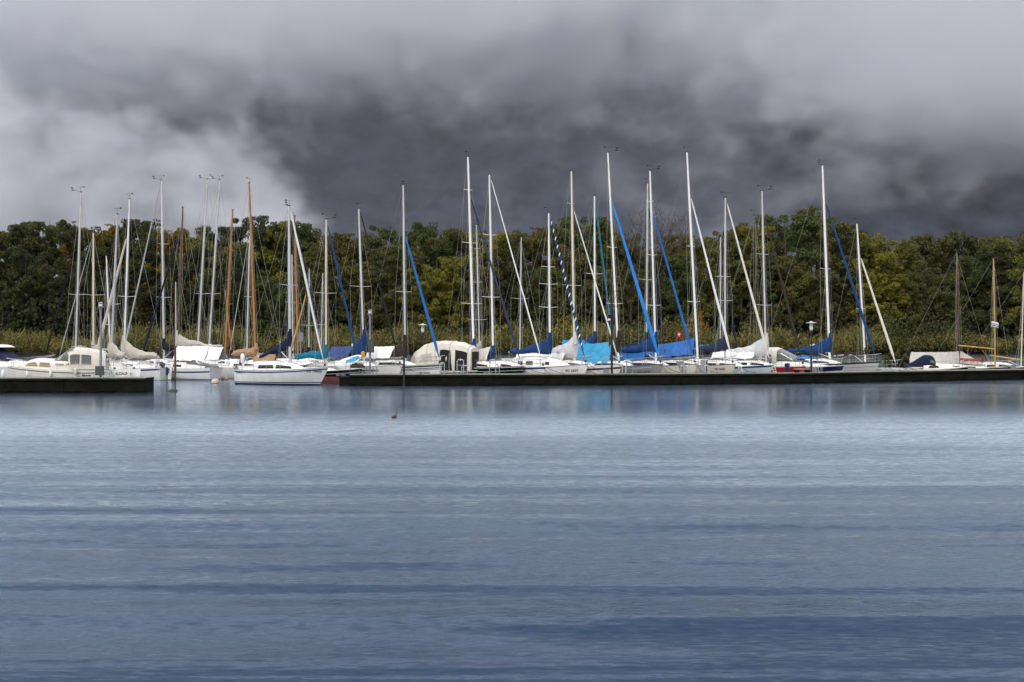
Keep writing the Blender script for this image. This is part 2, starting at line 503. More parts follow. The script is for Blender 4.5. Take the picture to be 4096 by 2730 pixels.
def tree_meshes(seed, spread, low, clumps, leaves, style):
    """unit-height tree: trunk with limbs, and a crown of leaf sprays gathered in clumps round the limb ends"""
    r = random.Random(seed); rng = np.random.RandomState(seed)
    tb = MB()
    lean = r.uniform(-0.03, 0.03)
    trunk = [(lean * z * z * 2, 0.01 * math.sin(z * 7), z) for z in (0, .15, .3, .45, .6, .75, .9)]
    tb.tube(trunk, [.020, .017, .015, .012, .009, .006, .002], 7)
    cen, rad = [], []
    nl = 15 if style != 'bare' else 26
    for k in range(nl):
        z0 = low + (0.86 - low) * (k + r.random()) / nl
        az = k * 2.4 + r.uniform(-.4, .4)
        if style == 'round': ln = spread * math.sqrt(max(0.05, 1 - ((z0 - 0.50) / 0.52) ** 2)) * r.uniform(.7, 1.1)
        elif style == 'tall': ln = spread * (1.05 - 0.75 * abs(z0 - .45)) * r.uniform(.5, 1.05)
        elif style == 'tiered': ln = spread * r.choice((.55, .8, 1.1)) * (1.15 - .5 * z0)
        else: ln = spread * r.uniform(.5, 1.0)
        rise = r.uniform(.03, .14) + (0.10 if style in ('tall', 'bare') else 0)
        p0 = Vector((lean * z0 * z0 * 2, 0, z0))
        p1 = p0 + Vector((math.cos(az) * ln * .55, math.sin(az) * ln * .55, rise * .35))
        p2 = p0 + Vector((math.cos(az) * ln, math.sin(az) * ln, rise))
        tb.tube([p0, p1, p2], [.008 * (1.1 - z0), .005 * (1.1 - z0), .0015], 4, cap=False)
        for q, pp in ((.45, p0.lerp(p2, .45)), (.75, p1.lerp(p2, .6)), (1.0, p2)):
            for e in range(2):
                tw = pp + Vector((r.uniform(-.05, .05), r.uniform(-.05, .05), r.uniform(.0, .07)))
                tb.tube([pp, tw], [.0022, .0008], 3, cap=False)
                if style == 'bare':
                    for g in range(3):
                        t2 = tw + Vector((r.uniform(-.04, .04), r.uniform(-.04, .04), r.uniform(.0, .06)))
                        tb.tube([tw, t2], [.0011, .0005], 3, cap=False)
            cen.append(pp); rad.append(r.uniform(.035, .075) * (1.15 - .35 * z0))
    cen.append(Vector((lean * 2, 0, .93))); rad.append(.05)
    while len(cen) < clumps:
        b = r.choice(cen[:nl * 3])
        cen.append(b + Vector((r.gauss(0, .05), r.gauss(0, .05), r.gauss(0.01, .035)))); rad.append(r.uniform(.025, .06))
    if style == 'bare':
        return tb, None
    pts = []
    for c, q in zip(cen, rad):
        d = rng.normal(size=(leaves, 3)); d /= np.linalg.norm(d, axis=1)[:, None]
        d *= (rng.uniform(.25, 1.0, (leaves, 1)) ** .5) * q
        d[:, 2] *= .62
        pts.append(np.array(c)[None, :] + d)
    pts = np.concatenate(pts)
    zq = np.percentile(pts[:, 2], 99.3)
    pts = pts[pts[:, 2] <= zq]
    k_ = 1.0 / zq
    pts[:, 2] = np.maximum(pts[:, 2] * k_, .03)
    tb.v = [(v[0], v[1], v[2] * k_) for v in tb.v]
    return tb, leaf_quads(pts, 0.0082, rng, .3)

PROTO = []
for seed, spread, low, cl_, lv, st in ((1, .26, .10, 160, 145, 'round'), (2, .23, .06, 155, 147, 'tall'), (3, .30, .16, 150, 143, 'tiered'),
                                       (4, .27, .05, 170, 143, 'round'), (5, .20, .04, 150, 149, 'tall'), (6, .32, .12, 165, 143, 'tiered'), (7, .22, .22, 70, 0, 'bare')):
    tb, P = tree_meshes(seed, spread, low, cl_, lv, st)
    tm = bpy.data.meshes.new('trunk'); tm.from_pydata(tb.v, [], tb.f); tm.materials.append(barkm)
    cm = quads_object('crown', P, leafm, link=False).data if P is not None else None
    PROTO.append((tm, cm))

def plant_tree(name, x, y, height, width, proto, colour, label, group, z=0.3):
    root = empty(name, (x, y, z), RND.uniform(0, 6.28), label, 'tree', group)
    tm, cm = PROTO[proto]
    for nm, me in (('trunk', tm), ('crown', cm)):
        if me is None: continue
        o = bpy.data.objects.new(nm, me); COL.objects.link(o); o.parent = root
        o.scale = (width, width, height)
        o.color = tuple(colour) + (1,)
    return root

OLIVE, GREEN, YELLOW, DARK, ORANGE, BROWN, PALE = (1.0, 1.0, 1.0), (.75, .95, .85), (1.9, 1.75, .72), (.5, .58, .62), (1.9, 1.22, .55), (1.12, 1.02, .80), (1.35, 1.3, .95)
CW = {OLIVE: 'olive', GREEN: 'deep green', YELLOW: 'yellow green', DARK: 'blackish green', ORANGE: 'rusty orange', BROWN: 'brownish', PALE: 'pale olive'}
ORD = ['', 'first', 'second', 'third', 'fourth', 'fifth', 'sixth', 'seventh', 'eighth', 'ninth', 'tenth', 'eleventh', 'twelfth', 'thirteenth', 'fourteenth',
       'fifteenth', 'sixteenth', 'seventeenth', 'eighteenth', 'nineteenth', 'twentieth', 'twenty-first', 'twenty-second', 'twenty-third', 'twenty-fourth', 'twenty-fifth', 'twenty-sixth', 'twenty-seventh', 'twenty-eighth', 'twenty-ninth', 'thirtieth',
       'thirty-first', 'thirty-second', 'thirty-third', 'thirty-fourth', 'thirty-fifth', 'thirty-sixth', 'thirty-seventh', 'thirty-eighth', 'thirty-ninth', 'fortieth', 'forty-first', 'forty-second', 'forty-third', 'forty-fourth', 'forty-fifth', 'forty-sixth', 'forty-seventh', 'forty-eighth', 'forty-ninth', 'fiftieth', 'fifty-first', 'fifty-second', 'fifty-third', 'fifty-fourth', 'fifty-fifth']
# crowns that make the skyline: (photo column, photo row of the top, colour, kind)
SKY = [(-70, 890, OLIVE, 0), (30, 884, GREEN, 2), (92, 860, DARK, 1), (180, 872, OLIVE, 2), (286, 855, DARK, 5), (350, 868, ORANGE, 1), (446, 872, ORANGE, 4), (520, 872, OLIVE, 0),
       (585, 862, DARK, 2), (665, 882, ORANGE, 0), (735, 890, ORANGE, 3), (790, 912, BROWN, 4), (893, 890, DARK, 2), (975, 884, GREEN, 0), (1068, 872, DARK, 3), (1125, 868, YELLOW, 1),
       (1200, 884, GREEN, 2), (1275, 893, OLIVE, 0), (1358, 915, BROWN, 3), (1470, 924, OLIVE, 2), (1560, 912, GREEN, 5), (1690, 938, YELLOW, 1), (1752, 874, GREEN, 0), (1830, 902, OLIVE, 3),
       (1935, 938, YELLOW, 2), (2032, 918, OLIVE, 1), (2134, 893, BROWN, 3), (2240, 876, BROWN, 0), (2350, 855, GREEN, 2), (2440, 884, YELLOW, 4), (2505, 930, OLIVE, 3), (2730, 922, YELLOW, 1),
       (2838, 944, BROWN, 4), (2967, 870, OLIVE, 5), (3042, 890, YELLOW, 1), (3150, 846, GREEN, 2), (3262, 832, OLIVE, 5), (3360, 874, OLIVE, 1), (3412, 902, GREEN, 4), (3540, 920, YELLOW, 0),
       (3625, 962, BROWN, 4), (3732, 944, OLIVE, 1), (3790, 936, OLIVE, 3), (3893, 952, DARK, 2), (4005, 942, PALE, 3), (4095, 932, OLIVE, 0), (4190, 925, OLIVE, 5)]
for i, (px, py, c, p) in enumerate(SKY):
    Y = 262 + RND.uniform(-4, 7)
    if px < 1000: py += 24
    top = zat(py, Y)
    plant_tree('broadleaf_tree', wx(px, Y), Y, top * RND.uniform(.94, 1.0), top * RND.uniform(.70, .92), p, c,
               f'{CW[c]} tree, {ORD[i + 1]} crown from the left along the top of the wood', 'trees that make the skyline of the wood')
for k, (px, py) in enumerate(((2590, 905), (2650, 868), (2685, 900))):
    Y = 258 + 2 * k
    plant_tree('bare_tree', wx(px, Y), Y, zat(py, Y), zat(py, Y) * 1.05, 6, OLIVE,
               ('left', 'tallest, middle', 'right')[k] + ' one of the three leafless trees against dark cloud', 'bare trees')
# trees standing behind the skyline crowns, seen between them
px = -100.0; i = 0
while px < 4240:
    i += 1
    near_top = min(SKY, key=lambda q: abs(q[0] - px))[1]
    Y = 274 + RND.uniform(-3, 6); py = near_top + RND.uniform(38, 85)
    if 2520 < px < 2700: py = 1010
    c = RND.choice((OLIVE, GREEN, DARK, PALE, OLIVE))
    top = zat(py, Y)
    plant_tree('background_tree', wx(px, Y), Y, top, top * RND.uniform(.8, 1.05), RND.choice((0, 1, 3, 4)), c,
               f'{CW[c]} tree set back behind the skyline crowns, {ORD[i]} from the left', 'trees set back in the wood')
    px += RND.uniform(95, 130)
# the lower trees at the edge of the wood
cols = [OLIVE, DARK, GREEN, OLIVE, PALE, BROWN, OLIVE, GREEN]
px = -90.0; i = 0
while px < 4230:
    i += 1
    yellow = 1640 < px < 1900 or 3380 < px < 3660 or 2330 < px < 2480
    c = YELLOW if yellow and RND.random() < .5 else RND.choice(cols)
    if px < 1000 and RND.random() < .45: c = DARK
    Y = shore_y(wx(px, 250)) + RND.uniform(5, 11)
    py = RND.uniform(950, 1120) + (30 if px < 300 else 0)
    if 3640 < px < 3700: py = 1050
    top = zat(py, Y)
    plant_tree('edge_tree', wx(px, Y), Y, top, top * RND.uniform(.80, 1.05), RND.choice((0, 1, 2, 4, 4, 5, 1)), c,
               f'{CW[c]} lower tree at the edge of the wood, {ORD[i]} from the left', 'lower trees at the edge of the wood')
    px += RND.uniform(74, 104)

# the wood goes on past both edges of the picture
rngw = np.random.RandomState(12)
ext = []
for px in list(range(-640, -110, 62)) + list(range(4250, 4760, 62)):
    Y = 256 + rngw.uniform(0, 14); top = zat(rngw.uniform(880, 1040), Y); a_ = rngw.uniform(0, 6.28)
    cm = PROTO[rngw.choice((0, 1, 3, 4, 5))][1]
    co_ = np.empty(len(cm.vertices) * 3, dtype=np.float32); cm.vertices.foreach_get('co', co_); co_ = co_.reshape(-1, 3)
    c2, s2 = math.cos(a_) * top * .95, math.sin(a_) * top * .95
    ext.append(np.stack([co_[:, 0] * c2 - co_[:, 1] * s2 + wx(px, Y), co_[:, 0] * s2 + co_[:, 1] * c2 + Y, co_[:, 2] * top + .3], 1))
wo = quads_object('woodland', np.concatenate(ext), leafm)
wo.color = (1, 1, 1, 1)
tag(wo, 'olive wood continuing along the shore past the picture', 'woodland', None, 'stuff')

# the dark inside of the wood: leaves nobody could count, coloured dark for the shade in there
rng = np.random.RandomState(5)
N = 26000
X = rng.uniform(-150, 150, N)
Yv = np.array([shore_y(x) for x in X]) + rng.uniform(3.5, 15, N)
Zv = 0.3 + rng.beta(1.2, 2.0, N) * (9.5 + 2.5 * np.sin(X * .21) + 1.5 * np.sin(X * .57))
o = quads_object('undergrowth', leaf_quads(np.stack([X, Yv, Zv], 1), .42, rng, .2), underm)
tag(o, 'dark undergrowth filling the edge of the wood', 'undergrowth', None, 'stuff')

# reeds along the water
def reeds(name, x0, x1, n, hmin, hmax, front, label, seed, dens=None):
    rng = np.random.RandomState(seed)
    X = rng.uniform(x0, x1, n)
    Y = np.array([shore_y(x) for x in X]) - front + rng.uniform(0, front + 3.5, n)
    patch = .74 + .17 * np.sin(X * .13 + Y * .2) + .15 * np.sin(X * .41 + 2) + .10 * np.sin(X * 1.3 + Y) + .06 * np.sin(X * 3.1)
    hh = rng.uniform(hmin, hmax, n) * patch
    lean = rng.normal(0, .30, (n, 2)) + np.array([.08, 0])
    w = rng.uniform(.02, .05, n)
    ang = rng.uniform(0, math.pi, n)
    dx, dy = np.cos(ang) * w, np.sin(ang) * w
    Z0 = np.full(n, -.1)
    mid = np.stack([X + lean[:, 0] * hh * .35, Y + lean[:, 1] * hh * .35, hh * .62], 1)
    tip = np.stack([X + lean[:, 0] * hh, Y + lean[:, 1] * hh, hh], 1)
    off = np.stack([dx, dy, np.zeros(n)], 1)
    base = np.stack([X, Y, Z0], 1)
    q1 = np.stack([base - off, base + off, mid + off * 1.3, mid - off * 1.3], 1)
    q2 = np.stack([mid - off * 1.3, mid + off * 1.3, tip + off * 1.0, tip - off * .6], 1)      # ends in a drooping plume
    lf = []
    for q in range(3):
        c = base + (tip - base) * rng.uniform(.35, 1.0, (n, 1)) + rng.normal(0, .16, (n, 3))
        lf.append(leaf_quads(c, .17, rng))
    o = quads_object(name, np.concatenate([q2.reshape(-1, 3)] + lf), reedm)
    return tag(o, label, 'reeds', None, 'stuff')
reeds('reeds', -150, 62, 30000, 2.6, 5.2, 9.0, 'ochre reed bed along the foot of the wood', 7)
reeds('reeds', 62, 82, 2600, 2.0, 3.6, 2.0, 'low rusty reeds on the shore right of the last tall mast', 8)
reeds('reeds', 74, 150, 6500, 2.4, 4.2, 2.0, 'brownish reeds on the shore at the right edge', 9)

def shrub(px, py, Y, wpx, colour, label, k=0, z=0.2):
    top = zat(py, Y); w = wpx * Y / F
    root = empty('shrub', (wx(px, Y), Y, z), RND.uniform(0, 6.28), label, 'shrub', 'shrubs along the shore')
    rng = np.random.RandomState(k + 60)
    n = 900
    d = rng.normal(size=(n, 3)); d /= np.linalg.norm(d, axis=1)[:, None]
    d *= rng.uniform(.3, 1, (n, 1)) ** .45
    d *= 1 + .16 * np.sin(d[:, :1] * 9 + k) + .12 * np.cos(d[:, 1:2] * 11)
    hgt = top - z
    P = np.stack([d[:, 0] * w / 2, d[:, 1] * w * .4, (d[:, 2] * .5 + .5) * hgt], 1)
    fo = quads_object('foliage', leaf_quads(P, .20, rng, .2), leafm, root); fo.color = tuple(colour) + (1,)
    st = MB()
    for e in range(5):
        a = e * 1.26
        st.tube([(0, 0, -.1), (math.cos(a) * w * .12, math.sin(a) * w * .12, hgt * .4), (math.cos(a) * w * .28, math.sin(a) * w * .2, hgt * .8)], [.05, .035, .01], 5)
    st.build('stem', barkm, root)
    return root
SH = [(780, 1288, 241, 120, ORANGE, 'ochre round bush behind the two leaning silver masts'), (868, 1284, 242, 110, BROWN, 'brown round bush just left of the orange wooden masts'),
      (1085, 1300, 242, 140, OLIVE, 'olive bush left of the thick silver mast'), (1228, 1272, 243, 90, GREEN, 'green bush right of the thick silver mast'), (1390, 1300, 243, 130, OLIVE, 'olive bush right of the cream mast'),
      (1640, 1290, 244, 90, BROWN, 'reddish brown bush left of the bright blue furled sail'), (1790, 1300, 243, 150, OLIVE, 'olive bush above the beige boat tent'),
      (2040, 1286, 243, 150, YELLOW, 'yellow green bush between the two tall white masts'), (2150, 1282, 243, 130, OLIVE, 'olive bush left of the blue sail cover'),
      (2250, 1270, 244, 110, YELLOW, 'yellow green bush behind the white sail cover'), (2540, 1290, 244, 150, GREEN, 'green bush behind the wide turquoise furled sail'),
      (2690, 1270, 244, 140, BROWN, 'brown bush above the blue tarpaulin'), (2790, 1240, 245, 120, ORANGE, 'rusty bush behind the mast with pale furled sail'), (3010, 1290, 245, 130, OLIVE, 'olive bush above the long white sail cover'),
      (3120, 1310, 245, 120, BROWN, 'dark reddish bush left of the lamp post with disc shade'), (3560, 1250, 246, 150, GREEN, 'tall green bush right of the last white mast'),
      (3690, 1230, 246, 190, DARK, 'blackish bush above the beige tarpaulin tent'), (3820, 1290, 246, 150, DARK, 'blackish low bush above the brown mast')]
for k, s in enumerate(SH):
    shrub(*s, k=k)
shrub(3590, 1412, 160, 150, (.55, .55, .5), 'dark bush growing out of the water behind the small white boat', 40, z=-.1)
# ------------------------------------------------------------------ boat builder
gel_w = mat('gelcoat_white', (0.86, 0.85, 0.82), 0.28, var=0.14, scale=1.4, streak=True)
gel_c = mat('gelcoat_cream', (0.72, 0.68, 0.58), 0.32, var=0.14, scale=1.4, streak=True)
gel_b = mat('gelcoat_beige', (0.62, 0.56, 0.47), 0.34, var=0.12, scale=1.4, streak=True)
gel_g = mat('gelcoat_grey', (0.26, 0.26, 0.25), 0.35, var=0.15, scale=1.4, streak=True)
gel_lg = mat('gelcoat_light_grey', (0.50, 0.50, 0.49), 0.35, var=0.12, scale=1.4, streak=True)
gel_lb = mat('gelcoat_pale_blue', (0.48, 0.57, 0.61), 0.33, var=0.12, scale=1.4, streak=True)
gel_n = mat('gelcoat_navy', (0.012, 0.02, 0.07), 0.22, var=0.3, scale=1.4)
gel_k = mat('gelcoat_black', (0.012, 0.012, 0.014), 0.22, var=0.3)
gel_gr = mat('gelcoat_dark_green', (0.006, 0.026, 0.018), 0.22, var=0.3)
gel_r = mat('gelcoat_red', (0.42, 0.012, 0.014), 0.28, var=0.2, streak=True)
af_blue = mat('bottom_paint_dark_blue', (0.01, 0.022, 0.05), 0.7, var=0.4)
af_red = mat('bottom_paint_faded_red', (0.30, 0.105, 0.105), 0.75, var=0.3, scale=2.5)
af_black = mat('bottom_paint_black', (0.014, 0.014, 0.016), 0.7, var=0.4)
deckm = mat('deck_gelcoat', (0.70, 0.68, 0.62), 0.55, var=0.15, scale=2.5)
st_blue = mat('stripe_blue', (0.012, 0.045, 0.16), 0.3, var=0.12)
st_mid = mat('stripe_mid_blue', (0.015, 0.10, 0.24), 0.3, var=0.12)
st_maroon = mat('stripe_maroon', (0.075, 0.010, 0.022), 0.3, var=0.12)
st_dark = mat('stripe_dark', (0.02, 0.02, 0.028), 0.35, var=0.12)
st_white = mat('stripe_white', (0.78, 0.78, 0.76), 0.35, var=0.1)
alu = mat('anodised_aluminium', (0.62, 0.62, 0.62), 0.38, 0.55, var=0.12, scale=1.0)
alu_w = mat('white_mast_paint', (0.78, 0.78, 0.77), 0.4, 0.0, var=0.10, scale=0.8)
alu_c = mat('cream_mast_paint', (0.66, 0.61, 0.48), 0.45, 0.0, var=0.12, scale=0.8)
wood_o = mat('varnished_spruce', (0.42, 0.17, 0.035), 0.35, var=0.3, scale=2.0, streak=True)
wood_y = mat('pale_varnished_pine', (0.50, 0.30, 0.075), 0.4, var=0.3, scale=2.0, streak=True)
wood_b = mat('brown_wood', (0.10, 0.055, 0.028), 0.55, var=0.3, scale=2.0, streak=True)
wood_t = mat('teak', (0.22, 0.12, 0.06), 0.6, var=0.3, scale=3.0)
steel = mat('stainless_steel', (0.62, 0.62, 0.62), 0.25, 0.9, var=0.05)
wire = mat('rigging_wire', (0.30, 0.29, 0.27), 0.45, 0.3, var=0.1)
rope_d = mat('dark_rope', (0.03, 0.03, 0.035), 0.9, var=0.3)
rope_w = mat('pale_rope', (0.5, 0.47, 0.4), 0.9, var=0.2)
blackp = mat('black_plastic', (0.012, 0.012, 0.013), 0.4, var=0.3)
greyp = mat('grey_plastic', (0.16, 0.17, 0.18), 0.5, var=0.2)
glass_d = mat('tinted_window', (0.018, 0.019, 0.022), 0.08, var=0.3, spec=0.6)
glass_b = mat('blue_tinted_window', (0.02, 0.04, 0.09), 0.08, var=0.3, spec=0.6)
def cloth(name, col, v=0.25):
    return mat('canvas_' + name, col, 0.85, var=v, scale=2.2, bump=0.35, bscale=9.0, spec=0.25)
cl_navy = cloth('navy', (0.010, 0.015, 0.045)); cl_blue = cloth('royal_blue', (0.009, 0.045, 0.145)); cl_purple = cloth('faded_blue', (0.050, 0.085, 0.23))
cl_mid = cloth('mid_blue', (0.015, 0.12, 0.36)); cl_cyan = cloth('turquoise', (0.055, 0.34, 0.58)); cl_teal = cloth('teal', (0.01, 0.17, 0.27))
cl_bright = cloth('bright_blue', (0.025, 0.20, 0.58)); cl_white = cloth('white', (0.80, 0.80, 0.80), .10); cl_cream = cloth('cream', (0.66, 0.62, 0.54), .15)
cl_beige = cloth('beige', (0.46, 0.42, 0.37), .18); cl_grey = cloth('pale_grey', (0.60, 0.60, 0.60), .15); cl_tan = cloth('tan', (0.40, 0.25, 0.14), .2)
cl_black = cloth('black', (0.010, 0.010, 0.013)); cl_brown = cloth('dark_brown', (0.035, 0.026, 0.022)); cl_slate = cloth('slate', (0.025, 0.035, 0.07))
cl_red = cloth('brick_red', (0.25, 0.035, 0.025)); cl_vinyl = mat('clear_vinyl', (0.13, 0.125, 0.115), 0.12, var=0.35, scale=1.5)
sail_w = cloth('furled_white', (0.70, 0.70, 0.69), .12); sail_gy = cloth('furled_grey', (0.42, 0.42, 0.42), .15)
orange_p = mat('orange_plastic', (0.6, 0.14, 0.02), 0.5, var=0.2)

class Hull:
    def __init__(s, L, B, sheer=(1.05, 1.0, 1.38), sw=.62, ob=.9, tr=-.25, tm=.42, draft=.4, full=.27):
        s.L, s.B, s.sh, s.sw, s.ob, s.tr, s.tm, s.d, s.full = L, B, sheer, sw, ob, tr, tm, draft, full
    def sheer(s, t):
        a, m, b = s.sh
        return a * (1 - t) * (1 - 2 * t) + m * 4 * t * (1 - t) + b * t * (2 * t - 1)
    def half(s, t):
        if t < s.tm: f = s.sw + (1 - s.sw) * math.sin(math.pi / 2 * t / s.tm)
        else: f = math.cos(math.pi / 2 * ((t - s.tm) / (1 - s.tm)) ** 1.7) ** .9 if t < 1 else 0
        return max(.012, s.B / 2 * f)
    def u(s, t, z):
        return max(0.0, min(1.0, (z + s.d) / (s.sheer(t) + s.d)))
    def x(s, t, u):
        return -s.L / 2 + t * (s.L - s.ob * (1 - u) ** 1.15) + s.tr * (1 - u) * (1 - t) ** 5 * -1
    def y(s, t, u):
        p = s.full + .5 * max(0, (t - .5)) ** 1.3
        return s.half(t) * u ** p
    def pt(s, t, z, side, eps=0.0):
        u = s.u(t, z)
        return Vector((s.x(t, u) + (eps if t > .98 else 0), side * (s.y(t, u) + eps), z))
    def t_at(s, x, z):
        t = (x + s.L / 2) / s.L
        for _ in range(6):
            u = s.u(min(1, max(0, t)), z)
            t += (x - s.x(min(1, max(0, t)), u)) / s.L
        return min(1, max(0, t))
    def side(s, x, z, side, eps=.006):
        t = s.t_at(x, z)
        return Vector((x, side * (s.y(t, s.u(t, z)) + eps), z))
    def shell(s, z0=None, z1=None, eps=0.0, nt=26, nz=9, t0=0.0, t1=1.0, transom=True):
        """skin between two heights, either numbers/functions of t or keel..sheer"""
        f0 = (lambda t: -s.d) if z0 is None else (z0 if callable(z0) else (lambda t: z0))
        f1 = s.sheer if z1 is None else (z1 if callable(z1) else (lambda t: z1))
        m = MB()
        T = [t0 + (t1 - t0) * (i / nt) ** .9 for i in range(nt + 1)]
        for sd in (1, -1):
            rows = [[s.pt(t, f0(t) + (f1(t) - f0(t)) * (j / nz), sd, eps) for j in range(nz + 1)] for t in T]
            m.grid(rows, flip=(sd < 0))
        if transom and t0 == 0:
            a = [s.pt(0, f0(0) + (f1(0) - f0(0)) * (j / nz), 1, eps) - Vector((eps, 0, 0)) for j in range(nz + 1)]
            b = [s.pt(0, f0(0) + (f1(0) - f0(0)) * (j / nz), -1, eps) - Vector((eps, 0, 0)) for j in range(nz + 1)]
            m.grid([a, b], flip=True)
        return m
    def deck(s, dz=-.015, camber=.05):
        rows = []
        for i in range(25):
            t = i / 24
            z = s.sheer(t) + dz
            w = s.half(t) * .995
            rows.append([(s.x(t, 1), w * k, z + camber * (1 - k * k) * (w / s.B * 2)) for k in (-1, -.5, 0, .5, 1)])
        return MB().grid(rows, flip=True)

def cabin_rows(h, x0, x1, hf, wf, nx=14, base=None):
    """rounded coachroof from x0 aft to x1 forward; hf(f) height, wf(f) half width"""
    rows = []
    for i in range(nx + 1):
        f = i / nx
        x = x0 + (x1 - x0) * f
        zb = (h.sheer(h.t_at(x, 1.0)) - .02) if base is None else base
        H_, w = max(.004, hf(f)), max(.01, wf(f))
        rows.append([Vector((x, y * w, zb + z * H_)) for y, z in ((-1, 0), (-.965, .45), (-.91, .80), (-.78, .97), (-.4, 1.04), (0, 1.06), (.4, 1.04), (.78, .97), (.91, .80), (.965, .45), (1, 0))])
    return rows

def cabin_window(rows, a, b, lo, hi, side, slant=.12, eps=.012, nx=6):
    """pane set on the cabin side between fractions a..b of its length"""
    n = len(rows) - 1
    def P(f, v):
        i = min(n - 1, int(f * n)); q = f * n - i
        idx = (0, 1, 2) if side < 0 else (10, 9, 8)
        def C(r):
            p0, p1, p2 = r[idx[0]], r[idx[1]], r[idx[2]]
            return p0.lerp(p1, v / .55) if v < .55 else p1.lerp(p2, (v - .55) / .45)
        p = C(rows[i]).lerp(C(rows[i + 1]), q)
        return p + Vector((0, side * eps, .004))
    top = []; bot = []
    for k in range(nx + 1):
        f = k / nx
        bot.append(P(a + (b - a) * f, lo)); top.append(P(a + slant * (b - a) * .5 + (b - a) * (1 - slant) * f, hi))
    return MB().grid([bot, top], flip=(side > 0))

def text_mesh(txt, height, spacing=1.0, shear=0.0):
    cu = bpy.data.curves.new('txt', 'FONT'); cu.body = txt; cu.size = height * 1.37; cu.space_character = spacing; cu.shear = shear; cu.resolution_u = 3; cu.offset = height * .035
    ob = bpy.data.objects.new('txt', cu); COL.objects.link(ob)
    me = bpy.data.meshes.new_from_object(ob)
    vs = [(v.co.x, v.co.y) for v in me.vertices]; fs = [tuple(p.vertices) for p in me.polygons]
    bpy.data.objects.remove(ob); bpy.data.meshes.remove(me); bpy.data.curves.remove(cu)
    w = max(v[0] for v in vs) if vs else 0
    return vs, fs, w

def hull_text(h, txt, x, z, height, side, m, parent, spacing=1.05, name='lettering', shear=0.0):
    """letters lying on the curved hull; x is where the left end of the line stands"""
    vs, fs, w = text_mesh(txt, height, spacing, shear)
    d = 1 if side < 0 else -1
    P = [h.side(x + d * vx, z + vy, side, .012) for vx, vy in vs]
    return MB().add(P, fs).build(name, m, parent, smooth=False)

def sail_cover(xm, zb, ln, h_mast, h_end, th, droop=0.0, power=2.2, seed=0, collar=True):
    """stowed mainsail under its cover: tall at the mast, tapering aft along the boom"""
    r = random.Random(seed)
    rows = []
    n = 26
    ph = [r.uniform(0, 6.28) for _ in range(4)]
    for i in range(n + 1):
        f = i / n
        x = xm + .10 - (ln + .1) * f
        hh = h_end + (h_mast - h_end) * (1 - f) ** power
        w = th * (1 - .35 * f) * (1 + .10 * math.sin(f * 21 + ph[0]))
        z0 = zb + droop * f - .10 - .05 * math.sin(f * 9 + ph[1])
        sag = .03 * math.sin(f * 17 + ph[2]) + .02 * math.sin(f * 37 + ph[3])
        hh += sag
        ring = []
        for k in range(12):
            a = k * 2 * math.pi / 12
            yy = math.sin(a) * w * (1.0 if math.cos(a) < .2 else .62) * (1 + .08 * math.sin(f * 30 + k))
            v = (math.cos(a) + 1) / 2
            ring.append((x + .05 * math.sin(k + f * 9), yy, z0 + v * (hh + .10)))
        rows.append(ring)
    m = MB().grid(rows, close=True)
    o = len(m.v)
    m.f.append(tuple(range(o - 12, o))); m.f.append(tuple(reversed(range(0, 12))))
    if collar:
        m.tube([(xm + .02, 0, zb + h_mast * .55), (xm + .02, 0, zb + h_mast * .9), (xm + .02, 0, zb + h_mast + .18)], [.19, .15, .115], 10)
    return m

def tent(x0, x1, zr0, zr1, w0, w1, zl0, zl1, seed=0, sag=.10, ends=(True, True), peak=None):
    """tarpaulin pulled over the boom: a ridge with sloping, creased sides"""
    r = random.Random(seed)
    n, mK = 22, 9
    ph = [r.uniform(0, 6.28) for _ in range(6)]
    rows = []
    for i in range(n + 1):
        f = i / n
        x = x0 + (x1 - x0) * f
        zr = zr0 + (zr1 - zr0) * f - sag * 4 * f * (1 - f) * .5
        if peak: zr = max(zr, zr + peak * f ** 4)
        w = w0 + (w1 - w0) * f
        zl = zl0 + (zl1 - zl0) * f + .10 * abs(math.sin(f * math.pi * 2.5 + ph[0]))
        row = []
        for side in (-1, 1):
            seg = []
            for k in range(mK + 1):
                v = k / mK
                cr = .045 * math.sin(f * 23 + v * 4 + ph[1] + side) * v + .03 * math.sin(f * 41 - v * 7 + ph[2]) * v + .02 * math.sin((f + v) * 33 + ph[3])
                y = side * (w * v ** .9 + cr)
                z = zr + (zl - zr) * (v ** 1.12) - .05 * math.sin(v * math.pi) + cr * .5
                seg.append((x + .03 * math.sin(v * 9 + ph[4]), y, z))
            row += list(reversed(seg)) if side < 0 else seg[1:]
        rows.append(row)
    m = MB().grid(rows)
    for e, rr in ((0, rows[0]), (1, rows[-1])):
        if ends[e]:
            o = len(m.v); m.v.extend([tuple(p) for p in rr]); m.f.append(tuple(range(o, o + len(rr))))
    return m

def furled(p0, p1, r, seed=0, flat=1.0):
    """rolled headsail on its stay: thicker low down, ends bare"""
    p0, p1 = Vector(p0), Vector(p1)
    rr = random.Random(seed)
    n = 22
    prof = []
    for i in range(n + 1):
        f = i / n
        prof.append(r * (min(1, f * 7 + .25)) * (1.0 - .50 * f ** 1.6) * (1 + rr.uniform(-.06, .06)) * (1 if f < .97 else .5))
    return MB().tube([p0.lerp(p1, i / n) for i in range(n + 1)], prof, 8)

